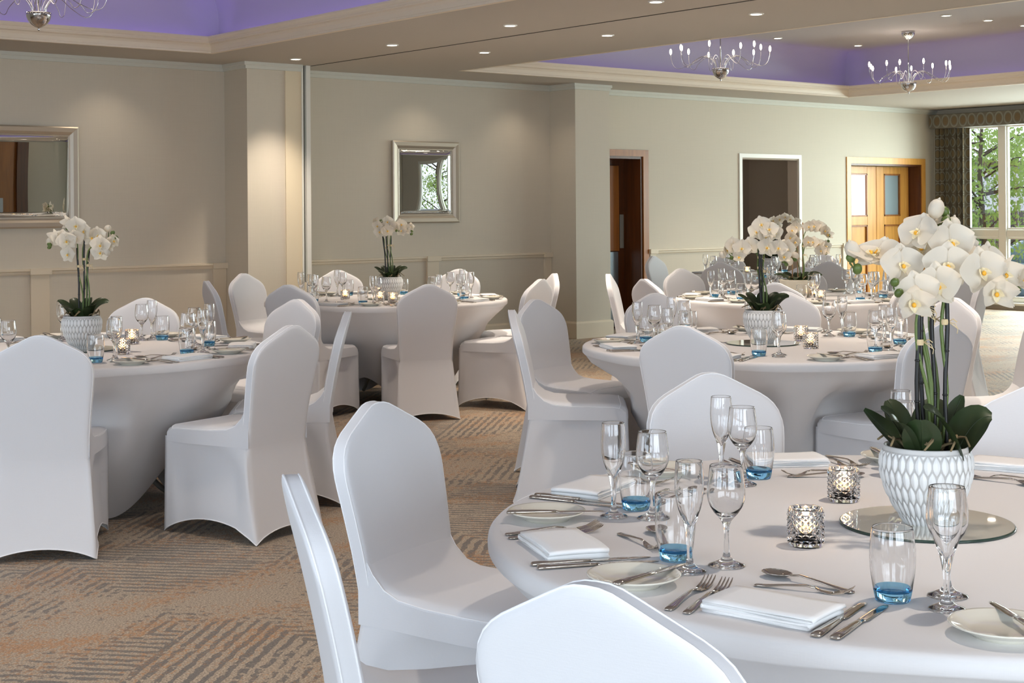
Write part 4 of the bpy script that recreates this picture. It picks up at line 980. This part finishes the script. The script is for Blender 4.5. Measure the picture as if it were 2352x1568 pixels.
for tk, pts in CAND_PX.items():
    for k, (px, py) in enumerate(pts):
        x, y = from_pix(px, py); which = ['first', 'second', 'third'][k]
        place(VOTIVE, (x, y, Z_T), 0.3 * k, 'faceted glass candle holder, %s beside the orchid on the %s' % (which, SHORT[tk]), 'candle holder', 'glass candle holders')
        place(TEALIGHT, (x, y, Z_T + 0.0165), 0, 'lit tealight inside the %s candle holder on the %s' % (which, SHORT[tk]), 'candle', 'lit tealights')
        l = bpy.data.lights.new('candle_glow', 'POINT'); l.energy = 0.25; l.color = (1.0, 0.58, 0.28); l.shadow_soft_size = 0.01
        lo = bpy.data.objects.new('candle_glow', l); C.objects.link(lo); lo.location = (x, y, Z_T + 0.05)
# orchids, each read from the photograph: (kind, x, y, depth, facing)
O, H, BU, G = 'open', 'half', 'bud', 'green'
std_leaves = [(-0.02, -0.02, -0.085, -0.05, 0.205, 0.034, 0.05, 0.3), (0.0, -0.03, -0.03, -0.085, 0.19, 0.036, 0.06, 0.0), (0.03, -0.01, 0.075, -0.06, 0.215, 0.038, 0.05, -0.3), (0.03, 0.01, 0.13, 0.0, 0.225, 0.040, 0.06, -0.5),
              (0.02, 0.03, 0.09, 0.07, 0.24, 0.03, 0.05, -0.3), (-0.03, 0.01, -0.12, 0.01, 0.235, 0.03, 0.04, 0.4), (-0.02, 0.03, -0.07, 0.07, 0.24, 0.03, 0.05, 0.3), (0.0, 0.03, 0.02, 0.08, 0.245, 0.032, 0.05, 0.0)]
A_leaves = [(-0.02, -0.045, -0.034, -0.085, 0.226, 0.040, 0.02, 0.0), (-0.03, -0.03, -0.085, -0.06, 0.222, 0.036, 0.05, 0.35), (-0.03, 0.0, -0.096, -0.01, 0.240, 0.034, 0.035, 0.5), (-0.02, 0.02, -0.122, 0.03, 0.232, 0.030, 0.0, 0.6),
            (0.058, -0.05, -0.022, -0.075, 0.246, 0.040, 0.055, 0.4), (0.055, -0.01, 0.132, -0.02, 0.222, 0.048, 0.055, -0.6), (0.04, 0.03, 0.092, 0.05, 0.258, 0.024, 0.02, -0.5), (0.0, 0.04, 0.05, 0.09, 0.245, 0.036, 0.05, 0.0), (-0.03, 0.04, -0.06, 0.08, 0.245, 0.032, 0.04, 0.3)]
kA = (-0.2, -1, 0.05)
orchid((*CP['A'], Z_T + 0.006), (2124, 1208), 1105.0, [
    ((2112, 640, 0.0), [(O, 2062, 612, -0.03, (0.1, -1, 0.25)), (O, 2020, 588, 0.01, (-0.5, -0.6, 0.9)), (O, 1990, 592, -0.01, (0.2, -0.4, 1.0)), (BU, 1957, 577, 0.0, (-0.4, -0.3, 0.9)), (G, 1966, 621, -0.01, None), (G, 1953, 597, 0.0, None)]),
    ((2098, 720, -0.03), [(O, 2128, 655, -0.07, (0.2, -1, 0.0)), (O, 2080, 668, -0.09, (-0.25, -1, 0.05)), (H, 2062, 690, -0.11, (0.0, -1, -0.1)), (G, 2038, 672, -0.09, None), (G, 2029, 648, -0.09, None)]),
    ((2116, 620, 0.0), [(O, 2128, 575, 0.03, (-0.3, -0.9, 0.3)), (O, 2112, 540, 0.0, (-0.7, -0.6, 0.5)), (O, 2140, 520, 0.04, (-0.3, -0.3, 0.9)), (G, 2180, 512, 0.02, None), (BU, 2158, 484, 0.02, (0.2, -0.3, 0.9)), (G, 2181, 491, 0.03, None)]),
    ((2150, 660, 0.03), [(O, 2180, 562, -0.01, (0.1, -1, 0.2)), (O, 2215, 575, 0.04, (0.3, -0.8, 0.5)), (BU, 2200, 525, 0.03, (0.1, -0.2, 1)), (G, 2206, 545, 0.03, None)]),
    ((2172, 665, 0.0), [(O, 2160, 612, -0.05, (-0.1, -1, 0.15)), (O, 2232, 624, -0.06, (0.25, -1, 0.0)), (O, 2270, 606, 0.0, (0.6, -0.8, 0.2)), (H, 2293, 632, -0.02, (0.7, -0.8, 0.0)), (H, 2262, 670, -0.07, (0.0, -1, -0.15)), (G, 2306, 681, -0.02, None), (H, 2338, 642, 0.0, (0.8, -0.5, -0.1)), (G, 2336, 670, 0.0, None)]),
    ], [(2099, 690, -0.03, -0.012), (2112, 585, 0.0, 0.0), (2147, 655, 0.02, 0.012), (2175, 660, 0.0, 0.02)], A_leaves, 'tall white orchid in faceted pot on the closest table', 11, False, 1.0)
orchid((*CP['B'], Z_T + 0.006), (191, 803), 474.0, [
    ((197, 560, 0), [(O, 218, 547, 0.0, None), (O, 203, 531, -0.02, None), (O, 183, 519, -0.03, None), (H, 164, 511, 0.0, None), (G, 174, 525, -0.02, None), (G, 163, 525, -0.02, None)]),
    ((186, 580, -0.02), [(O, 182, 546, -0.04, None), (O, 165, 552, -0.05, None), (O, 168, 584, -0.04, None), (O, 148, 548, -0.02, None), (H, 135, 545, -0.01, None), (BU, 121, 555, -0.02, None), (G, 124, 562, -0.04, None), (G, 122, 568, -0.03, None)]),
    ((207, 578, 0), [(O, 215, 560, 0.03, None), (O, 232, 542, 0.0, None), (O, 240, 562, -0.03, None), (O, 237, 580, -0.01, None), (H, 252, 562, 0.0, None), (BU, 250, 526, 0.02, None), (BU, 253, 580, -0.02, None), (H, 268, 553, 0.0, None), (G, 265, 536, -0.01, None), (G, 272, 547, 0.0, None)])],
    [(185, 570, -0.02, 0.0), (199, 535, 0.0, 0.0), (206, 573, 0.02, 0.0)], std_leaves, 'white orchid in faceted pot on the table under the wide mirror', 12)
orchid((*CP['C'], Z_T + 0.006), (897, 687), 303.7, [
    ((884, 552, 0), [(O, 876, 534, -0.05, None), (O, 871, 520, -0.04, None), (H, 866, 509, 0.0, None), (O, 893, 511, 0.0, None), (G, 877, 508, -0.01, None), (G, 881, 514, -0.01, None)]),
    ((892, 545, 0), [(O, 892, 532, -0.05, None), (O, 900, 522, -0.02, None), (O, 884, 524, -0.03, None)]),
    ((899, 545, 0), [(O, 908, 522, 0.0, None), (O, 922, 518, 0.01, None), (O, 925, 532, 0.0, None), (O, 935, 528, 0.0, None), (G, 913, 532, -0.03, None), (H, 945, 522, 0.0, None), (G, 948, 533, 0.0, None), (G, 947, 540, 0.0, None)])],
    [(882, 545, -0.02, 0.0), (889, 538, 0.0, 0.0), (899, 540, 0.02, 0.0)], std_leaves, 'white orchid in faceted pot on the table under the small mirror', 13)
orchid((*CP['D'], Z_T + 0.006), (1751, 790), 468.0, [
    ((1740, 590, 0), [(O, 1722, 568, -0.02, None), (O, 1699, 572, -0.06, (0, -1, 0.1)), (O, 1682, 566, -0.02, None), (H, 1693, 592, -0.06, None), (H, 1668, 575, 0.0, None), (G, 1686, 598, -0.05, None), (G, 1678, 594, -0.04, None), (BU, 1660, 588, 0.0, None)]),
    ((1741, 560, 0), [(O, 1746, 518, -0.04, (-0.2, -1, 0.1)), (O, 1763, 530, -0.05, None), (O, 1754, 545, -0.03, None), (O, 1778, 538, 0.0, None), (G, 1783, 522, -0.02, None), (O, 1740, 535, 0.0, None)]),
    ((1754, 600, 0), [(O, 1757, 570, -0.05, (0.1, -1, 0)), (O, 1783, 572, -0.05, (0.1, -1, 0.1)), (O, 1805, 573, 0.0, None), (H, 1797, 592, -0.04, None), (BU, 1812, 604, -0.02, None), (BU, 1827, 590, 0.0, None), (G, 1798, 603, -0.03, None), (G, 1803, 610, -0.03, None), (G, 1826, 600, 0.0, None)])],
    [(1741, 553, -0.02, 0.0), (1749, 580, 0.0, 0.0), (1754, 590, 0.02, 0.0)], std_leaves, 'white orchid in faceted pot on the second closest table', 14)
orchid((*CP['E'], Z_T), (1822, 683), 307.0, [
    ((1822, 580, 0), [(O, 1812, 555, -0.05, None), (O, 1800, 545, -0.06, None), (O, 1806, 530, -0.03, None), (O, 1818, 522, 0.0, None), (G, 1805, 549, -0.06, None), (O, 1795, 562, 0.0, None)]),
    ((1836, 545, 0), [(O, 1848, 521, 0.0, None), (O, 1860, 520, 0.0, None), (O, 1872, 522, 0.02, None), (O, 1884, 530, 0.0, None), (H, 1890, 540, 0.0, None), (G, 1895, 542, 0.0, None), (G, 1893, 555, 0.0, None)]),
    ((1838, 570, 0), [(O, 1843, 556, -0.03, None), (O, 1857, 557, -0.02, None), (O, 1870, 562, 0.0, None), (O, 1874, 576, -0.02, None), (O, 1886, 566, 0.0, None), (H, 1885, 578, 0.0, None), (G, 1892, 571, 0.0, None), (G, 1887, 584, 0.0, None)])],
    [(1808, 548, -0.02, -0.02), (1822, 540, 0.0, 0.0), (1836, 512, 0.02, 0.02)], [(x * 1.3, y * 1.3, tx * 1.4, ty * 1.4, tz * 0.72, w, l, t) for x, y, tx, ty, tz, w, l, t in std_leaves], 'white orchids on tan canes in the shallow cream bowl', 15, True, 1.05)
orchid((*CP['F'], Z_T + 0.006), (1769, 631), 229.0, [
    ((1780, 530, 0), [(O, 1790, 505, 0.0, None), (O, 1802, 500, 0.0, None), (O, 1815, 505, 0.0, None), (O, 1828, 512, 0.0, None), (H, 1833, 522, 0.0, None)]),
    ((1772, 530, 0), [(O, 1776, 508, 0.0, None), (O, 1785, 520, -0.04, None), (O, 1772, 520, 0.0, None), (H, 1766, 512, 0.0, None)])],
    [(1774, 515, 0.0, 0.0), (1783, 520, 0.0, 0.01)], std_leaves, 'white orchid in faceted pot on the table before the dark doorway', 16)

# ------------------------------------------------------------------ outside the tall window
def tree(x, y, h, seed, rx, n, label, mat):
    r_ = random.Random(seed); o = bpy.data.objects.new('tree', None); C.objects.link(o); o.location = (x, y, -0.7); tag(o, label, 'tree', 'trees beyond the car park rail')
    m = MB(); m.tube([(0, 0, 0), (0.05, 0.03, h * 0.3), (-0.05, 0.06, h * 0.6), (0, 0, h * 0.9)], [0.08, 0.06, 0.045, 0.02], 8)
    tips = []
    for k in range(22):
        a = r_.uniform(0, 6.28); z0 = h * r_.uniform(0.22, 0.75); L = rx * r_.uniform(0.6, 1.0); z1 = z0 + r_.uniform(-0.2, 0.9)
        pts = [(0, 0, z0), (L * 0.4 * math.cos(a), L * 0.4 * math.sin(a), z0 + (z1 - z0) * 0.6 + 0.1), (L * math.cos(a), L * math.sin(a), z1)]
        m.tube(pts, [0.022, 0.014, 0.006], 5); tips.append(pts)
    link('trunk', m.mesh('trunk', M['bark']), o)
    f = MB(); v, fc = [], []
    for i in range(n):
        b = tips[r_.randrange(len(tips))]; t = r_.uniform(0.25, 1.05); q = Vector(b[1]).lerp(Vector(b[2]), (t - 0.4) / 0.6) if t > 0.4 else Vector(b[0]).lerp(Vector(b[1]), t / 0.4)
        q = q + Vector((r_.gauss(0, 0.26), r_.gauss(0, 0.26), r_.gauss(0, 0.24))); s = r_.uniform(0.032, 0.062)
        d = Vector((r_.gauss(0, 1), r_.gauss(0, 1), r_.gauss(0, 0.7))).normalized(); e = d.orthogonal().normalized(); e = Matrix.Rotation(r_.uniform(0, 6.28), 3, d) @ e; w = d.cross(e)
        k = len(v); v += [q - e * s, q + w * s * 0.55 - e * 0.1 * s, q + e * s * 1.1 + d * 0.2 * s, q - w * s * 0.55 - e * 0.1 * s]; fc.append((k, k + 1, k + 2, k + 3))
    f.add(v, fc); link('foliage', f.mesh('foliage', M[mat]), o)
tree(24.6, 15.75, 4.6, 1, 1.9, 6500, 'leafy tree standing close outside the tall window', 'leafy')
tree(28.2, 20.4, 5.2, 2, 2.3, 6000, 'darker leafy tree seen through the window beside the curtain', 'leafy_dark')
tree(27.6, 12.0, 5.2, 3, 2.1, 6000, 'bright leafy tree beyond the window mullion, by the parked cars', 'leafy')
tree(23.5, 9.5, 5.0, 4, 2.2, 3600, 'leafy tree farther along the windows, out of view', 'leafy')
tree(24.0, -7.0, 5.4, 5, 2.8, 6000, 'leafy tree outside the windows, seen in the small mirror', 'leafy')
def car(x, y, rz, paint, label):
    o = bpy.data.objects.new('car', None); C.objects.link(o); o.location = (x, y, -0.7); o.rotation_euler = (0, 0, rz); tag(o, label, 'car', 'cars parked outside')
    def ring(px, w, z0, z1, zb=None): return [(px, -w, z0 + 0.08), (px, -w * 0.92, z0), (px, w * 0.92, z0), (px, w, z0 + 0.08), (px, w, (z0 + z1) / 2), (px, w * 0.96, z1 - 0.05), (px, w * 0.85, z1), (px, -w * 0.85, z1), (px, -w * 0.96, z1 - 0.05), (px, -w, (z0 + z1) / 2)]
    m = MB(); m.loft([ring(-2.1, 0.70, 0.35, 0.72), ring(-2.0, 0.84, 0.25, 0.86), ring(-1.3, 0.88, 0.22, 0.93), ring(0.8, 0.88, 0.22, 0.92), ring(1.8, 0.84, 0.24, 0.78), ring(2.1, 0.70, 0.32, 0.6)]); link('body', m.mesh('body', paint), o)
    m = MB(); m.loft([ring(-1.75, 0.72, 0.86, 0.95), ring(-1.2, 0.74, 0.86, 1.38), ring(-0.2, 0.74, 0.86, 1.46), ring(0.4, 0.74, 0.86, 1.38), ring(1.15, 0.74, 0.84, 0.92)]); link('cabin', m.mesh('cabin', M['car_glass']), o)
    m = MB(); m.loft([[(p[0], p[1] * 0.94, p[2]) for p in ring(q, 0.72, za, zb)] for q, za, zb in ((-1.25, 1.32, 1.40), (-0.2, 1.40, 1.485), (0.38, 1.33, 1.40))]); link('roof_panel', m.mesh('roof_panel', paint), o)
    for sx in (-1.25, 1.3):
        for sy in (-0.84, 0.84):
            m = MB(); m.lathe([(0, -0.1), (0.22, -0.1), (0.30, -0.08), (0.31, 0), (0.30, 0.08), (0.22, 0.1), (0, 0.1)], 20); link('wheel', m.mesh('wheel', M['tyre']), o, Matrix.Translation((sx, sy, 0.31)) @ Matrix.Rotation(PI / 2, 4, 'X'))
car(29.0, 17.2, 2.2, M['car_paint'], 'pale blue car parked behind the rail outside')
car(31.5, 22.0, 2.2, M['car_white'], 'white car parked behind the trees outside')
car(34.5, 17.0, 2.2, M['car_white'], 'second white car parked farther back outside')
fn = bpy.data.objects.new('fence', None); C.objects.link(fn); fn.location = (36, 22, -0.7); fn.rotation_euler = (0, 0, -0.95); tag(fn, 'dark board fence across the back of the car park', 'fence')
for k in range(60):
    m = MB(); m.rbox(-9 + k * 0.3, -0.02, 0, -9 + k * 0.3 + 0.285, 0.02, 2.0, 0.005); link('board', m.mesh('board', M['fence']), fn)
rl = bpy.data.objects.new('guard_rail', None); C.objects.link(rl); rl.location = (22.9, 14.45, -0.7); rl.rotation_euler = (0, 0, -0.6); tag(rl, 'pale metal guard rail outside the tall window', 'railing')
for z in (0.45, 0.9):
    m = MB(); m.tube([(-4, 0, z), (4, 0, z)], 0.028, 8); link('rail', m.mesh('rail', M['rail']), rl)
for k in range(7):
    m = MB(); m.tube([(-3.9 + 1.3 * k, 0, 0), (-3.9 + 1.3 * k, 0, 0.95)], 0.03, 8); link('post', m.mesh('post', M['rail']), rl)
m = MB(); m.rbox(-4.5, 0, 0, 4.5, 0.4, 9.0, 0.02)
b = bpy.data.objects.new('building', None); C.objects.link(b); b.location = (47, 33, -0.7); b.rotation_euler = (0, 0, -0.95); tag(b, 'pale building seen through the trees', 'building')
m = MB(); m.rbox(-9, 0, 0, 9, 6, 3.6, 0.02); link('wall_block', m.mesh('wall_block', M['facade']), b)
m = MB(); m.rbox(-9.3, -0.3, 3.6, 9.3, 6.3, 3.8, 0.02); link('roof', m.mesh('roof', M['fence']), b)
sg = bpy.data.objects.new('sign', None); C.objects.link(sg); sg.location = (22.95, 14.02, 0.15); sg.rotation_euler = (0, 0, -0.6); tag(sg, 'small red and white sign on the rail outside', 'sign')
m = MB(); m.lathe([(0, 0), (0.085, 0), (0.085, 0.006), (0, 0.006)], 28); link('plate', m.mesh('plate', M['red']), sg, Matrix.Translation((0, -0.04, 0)) @ Matrix.Rotation(PI / 2, 4, 'X'))
m = MB(); m.rbox(-0.05, -0.052, -0.018, 0.05, -0.046, 0.018, 0.002); link('bar', m.mesh('bar', M['car_white']), sg)

# ------------------------------------------------------------------ light
def daylight(name, loc, rot, sx, sy, power, col):
    l = bpy.data.lights.new(name, 'AREA'); l.shape = 'RECTANGLE'; l.size = sx; l.size_y = sy; l.energy = power; l.color = col
    o = bpy.data.objects.new(name, l); C.objects.link(o); o.location = loc; o.rotation_euler = rot
for (a, b), pw in zip(WW, (120, 120, 70)): daylight('west_daylight', (XW - 0.55, (a + b) / 2, 1.6), (0, -PI / 2 + 0.25, 0), 2.1, b - a, pw, (0.70, 0.85, 1.0))
daylight('south_daylight', (0.4, YS - 0.55, 1.6), (PI / 2 - 0.25, 0, 0), 4.8, 2.1, 280, (0.78, 0.89, 1.0))
for (a, b), pw in zip(EW[1:], (260, 820)): daylight('east_daylight', (XE + 0.95, (a + b) / 2, 2.0), (0, PI / 2 - 0.45, 0), 2.9, b - a, pw, (0.86, 1.0, 0.96))
w = bpy.data.worlds.new('sky'); bpy.context.scene.world = w; w.use_nodes = True
bg = w.node_tree.nodes['Background']; bg.inputs[0].default_value = (0.82, 0.90, 1.0, 1); bg.inputs[1].default_value = 1.6

# ------------------------------------------------------------------ camera and picture settings
cd = bpy.data.cameras.new('camera'); cam = bpy.data.objects.new('camera', cd); C.objects.link(cam)
cd.sensor_width = 36; cd.lens = FPX / 2352 * 36; cd.shift_y = -(784 - PPY) / 2352; cd.clip_end = 200; cd.clip_start = 0.05
cam.matrix_world = Matrix.Translation((0, 0, HC)) @ Matrix.Rotation(AZ - PI / 2, 4, 'Z') @ Matrix.Rotation(PI / 2, 4, 'X') @ Matrix.Rotation(ROLL, 4, 'Z')
sc = bpy.context.scene; sc.camera = cam
sc.view_settings.view_transform = 'Standard'; sc.view_settings.look = 'None'; sc.view_settings.gamma = 1.0; sc.view_settings.use_curve_mapping = False
sc.view_settings.exposure = 0.12
cy = sc.cycles
cy.max_bounces = 12; cy.diffuse_bounces = 4; cy.glossy_bounces = 5; cy.transmission_bounces = 12; cy.transparent_max_bounces = 8
cy.sample_clamp_indirect = 6.0; cy.blur_glossy = 0.6; cy.caustics_reflective = False; cy.caustics_refractive = True; cy.use_denoising = True
